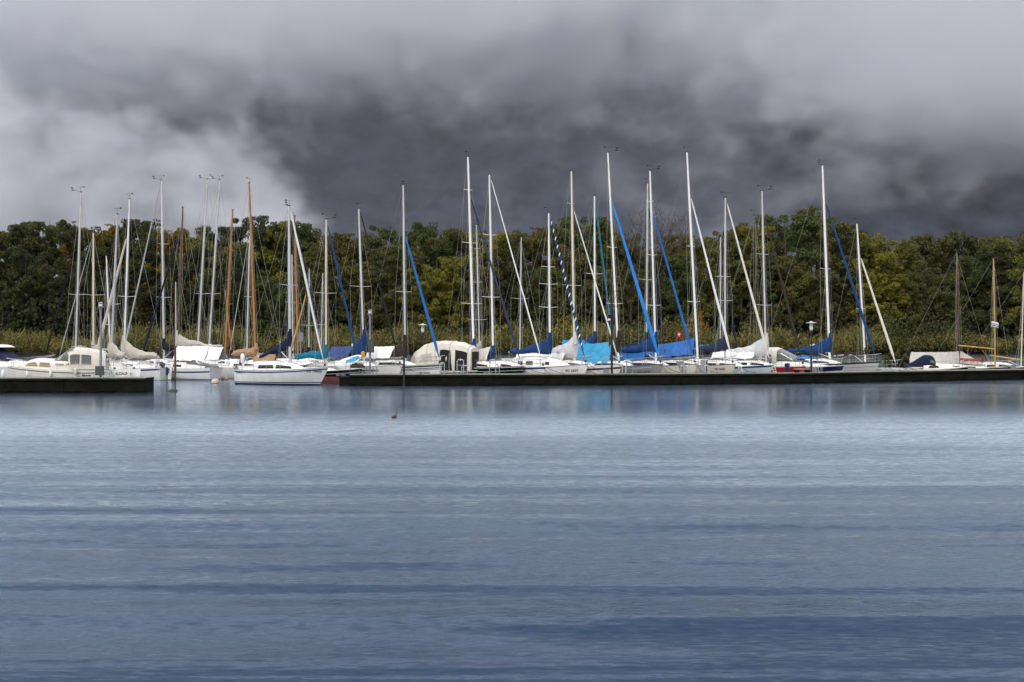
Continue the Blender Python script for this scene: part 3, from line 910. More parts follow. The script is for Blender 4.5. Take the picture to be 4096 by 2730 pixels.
def helix(p0, p1, r, turns, frac, f0=0.03, f1=0.97):
    p0, p1 = Vector(p0), Vector(p1)
    t = (p1 - p0).normalized()
    u = t.cross(Vector((0, 1, 0))).normalized(); w = t.cross(u)
    n = int(turns * 10)
    A, Bq = [], []
    for i in range(n + 1):
        f = f0 + (f1 - f0) * i / n
        rad = r * (min(1, f * 7 + .25)) * (1.0 - .50 * f ** 1.6) * 1.10 + .006
        for lst, off in ((A, 0.0), (Bq, frac / turns)):
            g = min(1, f + off * .9)
            a = f * turns * 2 * math.pi
            lst.append(p0.lerp(p1, g) + (u * math.cos(a) + w * math.sin(a)) * rad)
    return MB().grid([A, Bq])

def wind_gear(z, x, kind, r):
    """masthead fittings: arrow vane, wind sensor arm, aerial"""
    m = MB()
    m.box((x, 0, z + .03), (.26, .09, .06))
    if 'v' in kind:
        a = r.uniform(-.5, .5)
        m.tube([(x + .05, 0, z), (x + .05, 0, z + .42)], .010, 4)
        m.tube([(x - .18, -.12 + a * .2, z + .42), (x + .30, .15, z + .42)], .011, 4)
        m.box((x - .20, -.13 + a * .2, z + .44), (.14, .02, .10), .5)
    if 's' in kind:
        d = r.choice((-1, 1))
        m.tube([(x, 0, z + .05), (x + d * .25, .25, z + .12), (x + d * .5, .45, z + .22)], .014, 4)
        m.tube([(x + d * .5, .45, z + .14), (x + d * .5, .45, z + .36)], .014, 4)
        for k in range(3):
            m.box((x + d * .5 + .09 * math.cos(k * 2.1), .45 + .09 * math.sin(k * 2.1), z + .16), (.07, .07, .06))
        m.box((x + d * .56, .47, z + .36), (.20, .03, .09), .4)
    if 'a' in kind:
        m.tube([(x - .05, .05, z), (x - .06, .06, z + .95)], [.010, .005], 4)
    return m

def outboard(parent, x, y, z, tilt=0.0, m_head=None, name='outboard_motor'):
    """outboard engine hung on the transom; parts head, leg, propeller"""
    a = math.radians(tilt)
    def R(px, pz):
        return (x + px * math.cos(a) - pz * math.sin(a) * -1 * 0 - pz * math.sin(a), y, z + px * math.sin(a) + pz * math.cos(a))
    m = MB()
    pr = [((-.30, .10), .16), ((-.32, .30), .19), ((-.28, .48), .16), ((-.22, .56), .08)]
    m.tube([R(*p) for p, _ in pr], [q for _, q in pr], 10)
    o = m.build(name, m_head or blackp, parent)
    lg = MB().tube([R(-.28, .12), R(-.26, -.35), R(-.24, -.62)], [.075, .06, .05], 8)
    lg.tube([R(-.42, -.62), R(-.08, -.62)], [.03, .07], 8)
    lg.box(R(-.28, -.44), (.34, .22, .025), pitch=-a)
    lg.build('drive_leg', greyp, o)
    pp = MB()
    for k in range(3):
        b_ = k * 2.094
        c = Vector(R(-.45, -.62))
        pp.add([c, c + Vector((.03, .11 * math.cos(b_ - .35), .11 * math.sin(b_ - .35))), c + Vector((-.02, .13 * math.cos(b_), .13 * math.sin(b_))), c + Vector((-.03, .11 * math.cos(b_ + .35), .11 * math.sin(b_ + .35)))], [(0, 1, 2, 3)])
    pp.build('propeller', steel, o)
    return o

def rails(h, root, aft=True, n=5, hh=.60, pulpit=True, m=None):
    """pulpit, pushpit, stanchions and guard wires"""
    m = m or steel
    S = lambda t, dz: [Vector((h.x(t, 1), sd * max(.03, h.half(t) - .06), h.sheer(t) + dz)) for sd in (-1, 1)]
    if pulpit:
        mb = MB()
        a0, a1 = S(.86, 0), S(.86, hh); b0, b1 = S(.95, 0), S(.955, hh)
        tip = Vector((h.L / 2 + .10, 0, h.sheer(1) + hh + .04))
        mb.tube([a0[0], a1[0], b1[0], tip + Vector((-.05, -.14, 0)), tip + Vector((-.05, .14, 0)), b1[1], a1[1], a0[1]], .017, 5)
        mb.tube([b0[0], b1[0]], .015, 5); mb.tube([b0[1], b1[1]], .015, 5)
        mb.tube([S(.86, hh * .5)[0], S(.95, hh * .5)[0], S(.95, hh * .5)[1], S(.86, hh * .5)[1]], .013, 5)
        mb.build('pulpit', m, root)
    if aft:
        mb = MB()
        a0, a1 = S(.10, 0), S(.10, hh); b0, b1 = S(.015, 0), S(.015, hh)
        mb.tube([a0[0], a1[0], b1[0], b1[1], a1[1], a0[1]], .017, 5)
        mb.tube([b0[0], b1[0]], .015, 5); mb.tube([b0[1], b1[1]], .015, 5)
        mb.tube([S(.10, hh * .5)[0], S(.015, hh * .5)[0], S(.015, hh * .5)[1], S(.10, hh * .5)[1]], .013, 5)
        mb.build('pushpit', m, root)
    ts = [.10 + (.86 - .10) * (k + 1) / (n + 1) for k in range(n)]
    for sd in (0, 1):
        for t in ts:
            MB().tube([S(t, -.02)[sd], S(t, hh)[sd]], .013, 5).build('stanchion', m, root)
        for z in (hh - .01, hh * .5):
            MB().tube([S(t, z)[sd] for t in [.10] + ts + [.86]], 0.008, 4, cap=False).build('guard_wire', wire, root)

def sailboat(label, bow, phi, mast, L=None, B=2.3, right=True, sheer=(1.05, 1.0, 1.38), hullm=None, bottom=None, boot=None, stripes=(), toe=None,
             cab=(.30, .70, .52, .62), cabm=None, win=((.12, .40), (.46, .80)), winm=None, spread=(), jib=None, boom=None, tarp=None, text=(),
             gear='v', mr=.085, mm=None, detail=2, sw=.62, ob=1.0, tr=-.25, motor=None, rudder=False, J=None, seed=0, backstay=True, name='sailboat', deckc=None, botz=.02, moor=0.0, stern_text=None, foot=None, group=None, boomm=None):
    """one sailing boat. bow = (photo column of the stem, metres out); phi = degrees the bow is turned from facing the camera;
    mast = (column of the foot, column of the head, row of the head)"""
    r = random.Random(seed + 100)
    p = math.radians(phi)
    hx, hy = (math.sin(p), -math.cos(p)) if right else (-math.sin(p), math.cos(p))
    bx, by = wx(bow[0], bow[1]), bow[1]
    k = (mast[0] - CX) / F
    jl = (bx - k * by) / (hx - k * hy)
    if L is None: L = max(6.2, min(11.5, jl / .42))
    xm = L / 2 - jl                                           # mast position along the boat
    root = empty(name, (bx - hx * L / 2, by - hy * L / 2, 0), math.atan2(hy, hx), label, 'sailboat', group)
    h = Hull(L, B, sheer, sw=sw, ob=ob, tr=tr)
    Ym = by - hy * jl
    hullm = hullm or gel_w
    h.shell().build('hull', hullm, root)
    h.shell(None, botz, .004, nz=5).build('bottom_paint', bottom or af_blue, root)
    if boot: h.shell(lambda t: botz + .035 + .03 * t, lambda t: botz + .095 + .05 * t, .006, nz=1).build('boot_stripe', boot, root)
    for s_ in stripes:
        d0, d1, sm_ = s_[:3]; t0, t1 = (s_[3], s_[4]) if len(s_) > 3 else (0, 1)
        h.shell(lambda t: h.sheer(t) - d1, lambda t: h.sheer(t) - d0, .007, nz=2, t0=t0, t1=t1, transom=False).build('hull_stripe', sm_, root)
    dk = h.deck().build('deck', deckc or deckm, root)
    if toe is not None:
        mb = MB()
        for sd in (-1, 1):
            mb.tube([Vector((h.x(i / 20, 1), sd * (h.half(i / 20) - .005), h.sheer(i / 20) + .012)) for i in range(21)], .028, 4)
        mb.build('toe_rail', toe, root)
    # coachroof
    if cab:
        x0, x1 = -L / 2 + L * cab[0], -L / 2 + L * cab[1]
        W = B / 2 * cab[3]
        rows = cabin_rows(h, x0, x1, lambda f: cab[2] * min(1.0, .93 + .10 * f) * (1 - max(0, (f - .35) / .65) ** 2.2), lambda f: W * (1 - .62 * f ** 2.2))
        cb = MB().grid(rows, flip=True); o = len(cb.v); cb.v.extend([tuple(q) for q in rows[0]]); cb.f.append(tuple(range(o, o + 11)))
        co_ = cb.build('cabin', cabm or gel_w, root)
        for a, b in win:
            for sd in (-1, 1):
                cabin_window(rows, a, b, .30, .78, sd).build('window', winm or glass_d, co_, smooth=False)
        if detail > 1:
            MB().box((x0 + (x1 - x0) * .18, 0, rows[2][5].z + .03), (.75, .62, .06)).build('hatch', cl_cream, co_)
            for sd in (-1, 1):
                MB().tube([rows[i][5] + Vector((0, sd * W * .62, .05 if 1 < i < 8 else 0)) for i in range(1, 10)], .016, 4).build('grab_rail', wood_t, co_)
            for sd in (-1, 1):     # cockpit coaming with winch
                c0 = Vector((-L / 2 + .5, sd * B * .33, h.sheer(.08))); c1 = Vector((x0, sd * W * .98, h.sheer(.3)))
                cm_ = MB().grid([[c0 + Vector((0, 0, -.02)), c1 + Vector((0, 0, -.02))], [c0 + Vector((0, -sd * .04, .16)), c1 + Vector((0, -sd * .04, .34))], [c0 + Vector((0, -sd * .18, .16)), c1 + Vector((0, -sd * .18, .34))], [c0 + Vector((0, -sd * .2, -.02)), c1 + Vector((0, -sd * .2, -.02))]]).build('coaming', gel_w, root)
                wc = c0.lerp(c1, .7)
                MB().lathe([(.075, 0), (.055, .06), (.07, .13), (.05, .15)], (wc.x, wc.y - sd * .11, wc.z + .26), 10).build('winch', steel, cm_)
    # mast and rig
    zfoot = foot if foot is not None else (h.sheer(.6) + (cab[2] * .85 if cab and x0 < xm < x1 else .0))
    zt = zat(mast[2], Ym)
    slope = (mast[1] - mast[0]) * Ym / F / hx if abs(hx) > .35 else 0.0
    slope = max(-1.6, min(1.6, slope))
    def mp(z, dx=0.0, y=0.0):
        return Vector((xm + slope * (z - zfoot) / (zt - zfoot) + dx, y, z))
    mm_ = mm or alu
    zs = [zfoot + (zt - zfoot) * q for q in (0, .25, .5, .75, .9, 1)]
    mo = MB().tube([mp(z) for z in zs], [mr, mr, mr * .98, mr * .9, mr * .78, mr * .66], 10).build('mast', mm_, root)
    nX = abs(hy)
    tips = []
    for sp in spread:
        zz = zat(sp[0], Ym); hl = min(1.25, max(.45, sp[1] * .5 * Ym / F / max(.35, nX)))
        tip = []
        for sd in (-1, 1):
            e = mp(zz + .05, -.10, sd * hl); tip.append(e)
            MB().tube([mp(zz, 0, sd * .05), e], [.028, .018], 5).build('spreader', mm_, mo)
        tips.append((zz, tip))
    wind_gear(zt, mp(zt).x, gear, r).build('masthead_gear', blackp, mo)
    if detail > 0:
        for sd in (0, 1):
            tt = h.t_at(xm - .1, 1)
            ch = Vector((xm - .12, (-1, 1)[sd] * (h.half(tt) - .12), h.sheer(tt)))
            path = [ch] + [tp[1][sd] for tp in sorted(tips, key=lambda q: q[0])] + [mp(zt - .15)]
            MB().tube(path, 0.0095, 4, cap=False).build('shroud', wire, root)
            MB().tube([Vector((xm - .55, (-1, 1)[sd] * (h.half(tt) - .14), h.sheer(tt))), mp(tips[0][0] - .1 if tips else zfoot + (zt - zfoot) * .55)], 0.0085, 4, cap=False).build('shroud', wire, root)
        for k_ in range(2):
            dx_ = (.16, -.14)[k_]
            MB().tube([mp(zfoot + .3, dx_ * 1.5, (.10, -.12)[k_]), mp(zfoot + (zt - zfoot) * .5, dx_, (.07, -.08)[k_]), mp(zt - .2, dx_ * .3)], .0075, 4, cap=False).build('halyard', rope_w, root)
        if backstay:
            MB().tube([Vector((-L / 2 + .1, 0, h.sheer(0))), mp(zt - .03)], 0.0095, 4, cap=False).build('backstay', wire, root)
    bowp = Vector((L / 2 - .30, 0, h.sheer(1) + .12))
    if jib:
        ztop = zat(jib[0], Ym)
        top = mp(ztop, .14)
        MB().tube([bowp, top, mp(ztop + .5, .07)], .010, 4, cap=False).build('forestay', wire, root)
        j0, j1 = bowp.lerp(top, .035), bowp.lerp(top, .985)
        fo = furled(j0, j1, jib[2], seed).build('furled_sail', jib[1], root)
        MB().lathe([(.05, 0), (.11, .02), (.11, .05), (.05, .09), (.11, .13), (.11, .16)], bowp + Vector((0, 0, -.02)), 10).build('furling_drum', blackp, root)
        if len(jib) > 3 and jib[3]:
            MB.build(helix(j0, j1, jib[2], jib[4], jib[5]), 'sail_band', jib[3], fo)
    elif detail > 0:
        MB().tube([bowp, mp(zt - .6, .05)], .009, 4, cap=False).build('forestay', wire, root)
    zb = None
    if boom:
        # (length, photo row of the boom at the mast, cover colour, photo row of the cover's top at the mast, end height, thickness, droop)
        ln, prow, cc, ptop, hend, th = boom[:6]
        droop = boom[6] if len(boom) > 6 else 0.0
        zb = zat(prow, Ym)
        MB().tube([(xm - .05, 0, zb), (xm - ln - .25, 0, zb + droop * 1.05)], .062, 8).build('boom', boomm or alu, root)
        if cc is not None:
            cov = sail_cover(xm, zb, ln, zat(ptop, Ym) - zb, hend, th, droop, seed=seed).build('sail_cover', cc, root)
            if len(boom) > 7 and boom[7]:
                for sd in (-1, 1):
                    MB().lathe([(.11, -.006), (.11, .006)], (0, 0, 0), 14).build('badge', st_white, cov)
                    ob_ = cov.children[-1]; ob_.rotation_euler = (math.pi / 2, 0, 0); ob_.location = (xm - ln * boom[7], sd * (th * .98 + .02), zb + (zat(ptop, Ym) - zb) * .42)
        MB().tube([(xm - ln * .8, 0, zb + droop * .8 - .08), (xm - ln * .8 - .1, 0, h.sheer(.25) + .3)], .014, 4, cap=False).build('mainsheet', rope_w, root)
        MB().tube([(xm - .1, 0, zfoot + .15), (xm - 1.1, 0, zb - .08)], .022, 5).build('kicker', mm_, root)
    for k_, tp in enumerate(tarp or ()):
        # (colour, start aft of mast, end aft of mast, ridge z fore, ridge z aft, half width fore, aft, low z fore, low z aft)
        cc, a, b, z0, z1, w0, w1, l0, l1 = tp[:9]
        tent(xm - a, xm - b, z0, z1, w0, w1, l0, l1, seed + k_, ends=tp[9] if len(tp) > 9 else (False, False)).build('tarpaulin', cc, root, smooth=True)
    if detail > 1:
        rails(h, root, True, 4)
    if rudder:
        ru = MB()
        prof = [(-.06, .0), (-.34, .02), (-.42, -.25), (-.36, -.75), (-.10, -.75), (-.02, -.2)]
        xs = -L / 2
        zz = h.sheer(0) - .15
        pr = [Vector((xs + a * 1.25, 0, zz + .25 + b * 1.5)) for a, b in prof]
        o = len(ru.v)
        L1 = [q + Vector((0, -.03, 0)) for q in pr]; R1 = [q + Vector((0, .03, 0)) for q in pr]
        nP = len(pr)
        ru.add(L1 + R1, [tuple(reversed(range(nP))), tuple(range(nP, 2 * nP))] + [(i, (i + 1) % nP, nP + (i + 1) % nP, nP + i) for i in range(nP)])
        ru.build('rudder', gel_w, root, smooth=False)
        MB().tube([(xs - .15, 0, zz + .3), (xs + 1.0, 0, zz + .55)], .025, 5).build('tiller', wood_t, root)
    if motor:
        outboard(root, -L / 2 - .05, motor[0], h.sheer(0) - .35 + motor[1], motor[2])
    sd_ = -1 if right else 1
    for tx in text:
        # (string, metres aft of the stem, height above water, letter height, material)
        x_ = L / 2 - tx[1]
        hull_text(h, tx[0], x_, tx[2], tx[3], sd_, tx[4], root)
    if stern_text:
        vs, fs, w_ = text_mesh(stern_text[0], stern_text[2])
        P = []
        for vx, vy in vs:
            z_ = stern_text[1] + vy
            P.append((h.x(0, h.u(0, z_)) - .015, stern_text[3] - vx, z_))
        MB().add(P, fs).build('lettering', st_dark, root, smooth=False)
    if moor:
        for sd in (-1, 1):
            MB().tube([Vector((L / 2 - .25, sd * .12, h.sheer(1) + .02)), Vector((L / 2 + moor * .5, sd * .5, .95)), Vector((L / 2 + moor, sd * .8, .82))], .016, 4, cap=False).build('mooring_line', rope_d, root)
    return root, h, xm, zb
# ------------------------------------------------------------------ piers
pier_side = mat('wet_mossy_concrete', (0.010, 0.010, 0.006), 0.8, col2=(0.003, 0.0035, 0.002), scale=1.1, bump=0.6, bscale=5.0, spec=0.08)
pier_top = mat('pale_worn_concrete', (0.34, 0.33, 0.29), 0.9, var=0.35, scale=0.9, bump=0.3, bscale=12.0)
PD = [(1397, 105.9), (2260, 106.7), (2720, 107.6), (3160, 109.6), (3620, 114.6), (4096, 119.6), (4500, 124.0)]
def pier_d(px):
    for (a, da), (b, db) in zip(PD, PD[1:]):
        if px <= b: return da + (db - da) * max(0, (px - a)) / (b - a)
    return PD[-1][1]
def pier(label, pts, width, ht, step):
    root = empty('pier', (pts[0][0], pts[0][1], 0), 0, label, 'pier')
    o0 = Vector((pts[0][0], pts[0][1], 0))
    r = random.Random(len(label))
    for (a, b) in zip(pts, pts[1:]):
        A, Bv = Vector((a[0], a[1], 0)), Vector((b[0], b[1], 0))
        ln = (Bv - A).length
        n = max(1, round(ln / step))
        d = (Bv - A).normalized(); rz = math.atan2(d.y, d.x)
        nrm = Vector((-d.y, d.x, 0))
        for k in range(n):
            c = A + d * (ln * (k + .5) / n) + nrm * width / 2 - o0
            sl = ln / n - .03
            # block with an uneven, mossy front and a weed skirt at the water
            mb = MB()
            rows = []
            for i in range(13):
                f = i / 12 - .5
                rows.append([c + d * (f * sl) + nrm * (-width / 2 + .06 + off + r.uniform(-.02, .02)) + Vector((0, 0, z)) for z, off in ((-.6, .10), (-.02, .03 + r.uniform(-.03, .02)), (.10 + r.uniform(-.03, .03), -.01), (ht * .5, .0), (ht - .16, .0), (ht - .16, .10))])
            mb.grid(rows, flip=True)
            mb.box(c + nrm * .08 + Vector((0, 0, (ht - .16 - .6) / 2)), (sl, width - .2, ht - .16 + .6), rz)
            mb.build('concrete_block', pier_side, root, smooth=False)
            sl2 = MB()
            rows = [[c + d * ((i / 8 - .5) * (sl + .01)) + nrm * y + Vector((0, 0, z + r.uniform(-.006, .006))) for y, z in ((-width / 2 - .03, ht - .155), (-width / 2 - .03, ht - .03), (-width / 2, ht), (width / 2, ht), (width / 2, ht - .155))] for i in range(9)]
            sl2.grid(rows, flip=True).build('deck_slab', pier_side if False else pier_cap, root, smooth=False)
    return root
# the cap: mossy on its face, pale and worn where people walk
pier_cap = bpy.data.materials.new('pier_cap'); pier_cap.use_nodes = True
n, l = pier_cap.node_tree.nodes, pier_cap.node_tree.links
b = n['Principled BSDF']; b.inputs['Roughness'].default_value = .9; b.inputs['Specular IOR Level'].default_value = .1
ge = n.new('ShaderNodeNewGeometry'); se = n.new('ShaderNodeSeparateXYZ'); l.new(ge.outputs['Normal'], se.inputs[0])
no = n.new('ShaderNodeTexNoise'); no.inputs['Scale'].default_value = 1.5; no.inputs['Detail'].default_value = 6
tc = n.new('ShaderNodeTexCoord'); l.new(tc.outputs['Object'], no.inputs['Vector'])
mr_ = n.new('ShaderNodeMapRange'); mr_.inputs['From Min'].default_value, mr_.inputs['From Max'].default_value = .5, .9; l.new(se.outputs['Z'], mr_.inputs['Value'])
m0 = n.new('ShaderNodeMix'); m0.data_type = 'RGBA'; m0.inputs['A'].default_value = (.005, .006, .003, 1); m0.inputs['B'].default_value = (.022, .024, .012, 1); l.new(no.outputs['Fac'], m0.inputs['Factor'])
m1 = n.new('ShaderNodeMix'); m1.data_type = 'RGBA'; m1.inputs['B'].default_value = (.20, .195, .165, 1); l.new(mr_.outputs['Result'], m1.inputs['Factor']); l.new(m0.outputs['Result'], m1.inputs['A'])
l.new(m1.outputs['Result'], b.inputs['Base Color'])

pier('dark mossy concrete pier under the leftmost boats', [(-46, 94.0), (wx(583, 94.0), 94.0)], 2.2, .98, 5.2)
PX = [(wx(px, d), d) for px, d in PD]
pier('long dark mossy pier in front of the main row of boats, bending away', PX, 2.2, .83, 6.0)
stp = MB().box((wx(1390, 106.6), 106.9, .12), (1.1, 1.6, .9)); stp.box((wx(1390, 106.6), 106.9, .60), (1.2, 1.7, .06))
tag(stp.build('mooring_block', pier_side, None, smooth=False), 'low dark concrete step at the left end of the long pier', 'block')

# ------------------------------------------------------------------ the row behind the long pier (bows towards the pier, pointing right)
K = st_dark
cl_tarp = cloth('tarp_blue', (0.045, 0.15, 0.44)); cl_canvas = cloth('weathered', (0.50, 0.48, 0.44), .2)
def bd(px, extra=3.2):
    return (px, pier_d(px) + extra)
EUR = sailboat('white sailboat with blue stripes lying alone in the gap between the piers', (1313, 106.6), 66, (1160, 1155, 825), L=7.9, B=2.5, sheer=(1.12, 1.10, 1.36), hullm=gel_w, bottom=af_blue, boot=st_mid, botz=.11,
    stripes=((.08, .18, st_mid),), toe=alu, cab=(.22, .74, .72, .66), win=((.10, .44), (.47, .80)), spread=((1142, 77),), jib=(842, sail_w, .115), boom=(2.7, 1388, cl_navy, 1326, .16, .16, -.75),
    text=(('VD 19602', 1.42, .98, .17, st_dark), ('EUREXO II', 7.70, .84, .14, st_dark)), gear='vs', mr=.115, motor=(.25, .55, -52), seed=1, tr=.15)
e_root, e_h, e_xm, e_zb = EUR
MB().tube([(e_h.L / 2 - .26, -.10, 1.75), (e_xm + .3, -.085, zat(850, 108.5))], [.028, .016], 5).build('sail_edge_stripe', cl_navy, e_root)
MB().lathe([(.12, -.3), (.16, -.1), (.16, .3), (.10, .42), (.03, .46)], (-3.1, -.9, 1.9), 10).build('horseshoe_buoy', cl_white, e_root)

sailboat('black sailboat with faded red bottom and turquoise sail cover beside the white one', (1449, 109.6), 52, (1304, 1305, 879), B=2.3, L=8.2, sheer=(.98, .92, 1.18), hullm=gel_k, bottom=af_red, botz=.52,
    stripes=((.24, .27, st_white),), toe=gel_w, deckc=gel_w, cab=(.28, .66, .34, .6), spread=((1174, 76),), jib=(897, cl_blue, .105), boom=(3.4, 1432, cl_teal, 1388, .34, .20), text=(('VD 1191', 2.0, .60, .15, st_white),), gear='vs', mm=alu_c, seed=2)
sailboat('white sailboat with royal blue sail cover and faded blue tarpaulin behind the lamp post', bd(1609, 2.8), 42, (1456, 1432, 834), sheer=(1.29, 1.24, 1.46), stripes=((.26, .34, K, .40, .80),), toe=alu, spread=((1147, 78),),
    jib=(839, cl_black, .085), boom=(3.5, 1420, cl_blue, 1327, .30, .24, 0, .35), tarp=((cl_purple, 1.4, 4.3, 2.92, 2.80, .62, .70, 1.90, 1.85),), text=(('VD 20675', 3.0, .93, .17, K),), gear='v', seed=3, moor=1.6)
sailboat('white sailboat with triple blue stripes, bright blue furled sail and white tarpaulin', bd(1772, 2.6), 44, (1621, 1612, 740), sheer=(1.29, 1.29, 1.56), stripes=((.05, .16, K), (.24, .30, st_blue), (.36, .40, st_mid)), toe=alu, spread=((1169, 60),),
    jib=(939, cl_mid, .125), boom=(3.2, 1428, cl_brown, 1350, .30, .20), tarp=((cl_white, 1.2, 4.3, 2.90, 2.84, .62, .70, 1.85, 1.80),), text=(('VD18201', 2.05, .75, .18, K),), gear='s', mm=alu, seed=4, moor=1.4, win=((.1, .84),))
sailboat('dark green sailboat with navy sail cover right of the beige boat tent', bd(2097, 2.6), 44, (1896, 1871, 626), L=9.5, sheer=(1.24, 1.19, 1.38), hullm=gel_gr, stripes=((.02, .06, st_white), (.30, .325, st_white)), toe=wood_t, spread=((759, 26), (972, 62), (1216, 78)),
    jib=(787, cl_slate, .105), boom=(3.2, 1440, cl_blue, 1364, .42, .30, 0, .35), text=(('VD 2065', 3.5, .68, .17, st_white),), gear='v', mm=alu_w, mr=.10, seed=5, moor=1.5)
sailboat('small white sailboat with blue band and cream tarpaulin beside the green one', bd(2183, 2.3), 44, (1973, 1957, 698), L=8.6, B=2.2, sheer=(1.24, 1.19, 1.31), stripes=((.0, .14, st_blue),), toe=alu, spread=((941, 53), (1190, 73)),
    jib=(710, sail_w, .06), boom=(2.6, 1440, cl_blue, 1392, .1, .12), tarp=((cl_cream, .3, 2.9, 2.85, 2.45, .60, .65, 1.30, 1.75),), text=(('VD 17460', 1.6, .68, .15, K),), gear='a', mm=alu_w, seed=6, moor=1.3)
sailboat('cream white sailboat with blue cover and blue and white striped furled sail', bd(2354, 2.5), 46, (2200, 2195, 853), L=9.0, sheer=(1.26, 1.24, 1.58), hullm=gel_w, stripes=((.03, .07, K),), cab=(.18, .78, .80, .66), win=((.10, .20), (.26, .40), (.62, .70)), spread=((1069, 56), (1138, 76), (1231, 76)),
    jib=(866, cl_blue, .10, st_white, 17, .20), boom=(4.3, 1412, cl_blue, 1340, .26, .22), text=(('VD 2477', 1.75, .92, .19, K),), gear='av', mm=alu_w, seed=7, moor=1.5)
sailboat('white sailboat with maroon stripe under a long white cover and tarpaulin', bd(2489, 2.4), 46, (2298, 2286, 685), L=10.0, sheer=(1.29, 1.26, 1.51), stripes=((.20, .34, st_maroon),), spread=((815, 33), (1143, 80)),
    jib=(835, sail_w, .06), boom=(4.2, 1428, cl_grey, 1338, .38, .34), tarp=((cl_white, .7, 6.0, 2.75, 2.55, .66, .75, 1.60, 1.62),), gear='', mm=alu_c, mr=.095, seed=8, moor=1.5)
sailboat('grey sailboat with thick turquoise furled sail and turquoise tarpaulin', bd(2654, 2.4), 46, (2475, 2434, 606), L=9.8, sheer=(1.24, 1.22, 1.52), hullm=gel_g, stripes=((.17, .20, st_white, .35, .92),), toe=K, deckc=gel_w, spread=((990, 42), (1216, 70)),
    jib=(802, cl_bright, .155), boom=(1.0, 1410, cl_brown, 1332, .95, .22), tarp=((cl_cyan, .55, 4.3, 3.25, 2.98, .62, .75, 1.45, 1.40), (cl_cyan, 3.2, 5.8, 2.15, 1.95, .7, .9, 1.40, 1.25)), text=(('VD 16101', 1.95, .82, .17, K),), gear='vs', mm=alu_w, seed=9, moor=1.4, winm=glass_b, win=((.1, .84),))
sailboat('cream sailboat with dark blue sail cover and mid blue furled sail', bd(2792, 2.5), 46, (2624, 2602, 682), L=9.4, sheer=(1.26, 1.24, 1.52), hullm=gel_c, toe=K, spread=((806, 30), (1021, 44), (1223, 69)),
    jib=(851, cl_mid, .105), boom=(4.4, 1408, cl_blue, 1337, .30, .22), tarp=((cl_mid, .9, 3.6, 2.42, 2.3, .6, .7, 1.7, 1.62),), gear='vs', mm=alu_w, seed=10, moor=1.5, winm=glass_b, win=((.08, .9),))
sailboat('beige sailboat under a wide faded blue tarpaulin with pale furled sail', bd(2944, 2.4), 48, (2791, 2752, 606), L=9.8, sheer=(1.26, 1.24, 1.50), hullm=gel_b, toe=K, spread=((986, 38), (1209, 56)),
    jib=(784, sail_w, .10), boom=(4.6, 1395, None, 1335, .12, .10), tarp=((cl_tarp, .25, 3.0, 3.55, 3.06, .45, .60, 2.15, 1.85), (cl_tarp, 3.03, 6.0, 3.05, 2.95, .60, .70, 1.85, 1.98)), text=(('VD 2655', 1.55, 1.02, .15, K),), gear='v', mm=alu_w, mr=.095, seed=11, moor=1.4, win=((.02, .92),))
sailboat('pale blue sailboat with dark blue band and slate blue sail cover', bd(3094, 2.4), 47, (2900, 2901, 792), L=9.2, sheer=(1.24, 1.19, 1.41), hullm=gel_lb, stripes=((.0, .15, st_blue),), spread=((1108, 58), (1204, 91)),
    jib=(810, cl_cream, .105), boom=(3.6, 1404, cl_slate, 1342, .26, .22), text=(('VD 10063', 2.1, .72, .14, st_mid),), gear='v', mm=alu, seed=12, moor=1.4)
sailboat('red sailboat with long white sail cover and dark brown furled sail', bd(3224, 2.4), 47, (3064, 3050, 764), L=9.4, sheer=(1.24, 1.20, 1.36), hullm=gel_r, stripes=((.0, .09, st_white),), spread=((1018, 64), (1222, 80)),
    jib=(856, cl_brown, .105), boom=(4.6, 1424, cl_grey, 1342, .40, .28), tarp=((cl_white, .9, 5.0, 2.70, 2.5, .60, .70, 1.75, 1.75),), gear='vs', mm=alu, seed=13, moor=1.4, motor=None)
sailboat('large pale grey sailboat with royal blue sail cover right of the lamp post', bd(3520, 2.6), 52, (3319, 3294, 660), L=11.0, B=2.7, sheer=(1.34, 1.29, 1.58), hullm=gel_lg, stripes=((.02, .10, K), (.36, .385, K)), toe=K, spread=((1077, 58),),
    jib=(805, cl_blue, .125), boom=(3.9, 1410, cl_blue, 1342, .24, .24, 0, .40), gear='vs', mm=alu_w, mr=.105, seed=14, moor=1.6)
sailboat('small white sailboat with brown sail cover next to the bush in the water', bd(3600, 2.4), 52, (3462, 3433, 894), L=6.6, B=2.1, sheer=(0.96, 0.94, 1.08), hullm=gel_w, cab=(.35, .66, .30, .6), win=((.2, .7),), spread=((1237, 50),),
    jib=(1027, cl_cream, .115), boom=(2.6, 1416, cl_brown, 1400, .16, .09, -.2), gear='v', mm=alu_w, seed=15, moor=1.2)

# second row, farther out behind the first: masts and covers show above it
sailboat('sailboat behind the cream tarpaulin, thin mast with three pairs of spreaders', (2010, 128), 46, (1919, 1905, 899), L=8.0, spread=((995, 26), (1130, 40), (1280, 72)), boom=(2.4, 1400, cl_beige, 1372, .3, .2), detail=1, mr=.065, seed=16)
sailboat('sailboat with short thin mast just left of the royal blue cover', (2190, 130), 46, (2079, 2085, 950), L=7.6, spread=((1196, 71),), detail=1, mr=.065, seed=17, gear='')
sailboat('sailboat with mid blue tarpaulin and navy mast cover behind the turquoise tarpaulin', (2470, 126), 46, (2380, 2378, 784), L=8.8, spread=((1097, 115),), jib=(805, cl_teal, .085), boom=(3.3, 1385, cl_blue, 1334, .3, .2), tarp=((cl_bright, .5, 3.8, 3.3, 3.25, .5, .5, 2.3, 2.3),), detail=1, gear='a', mm=alu_w, seed=18)
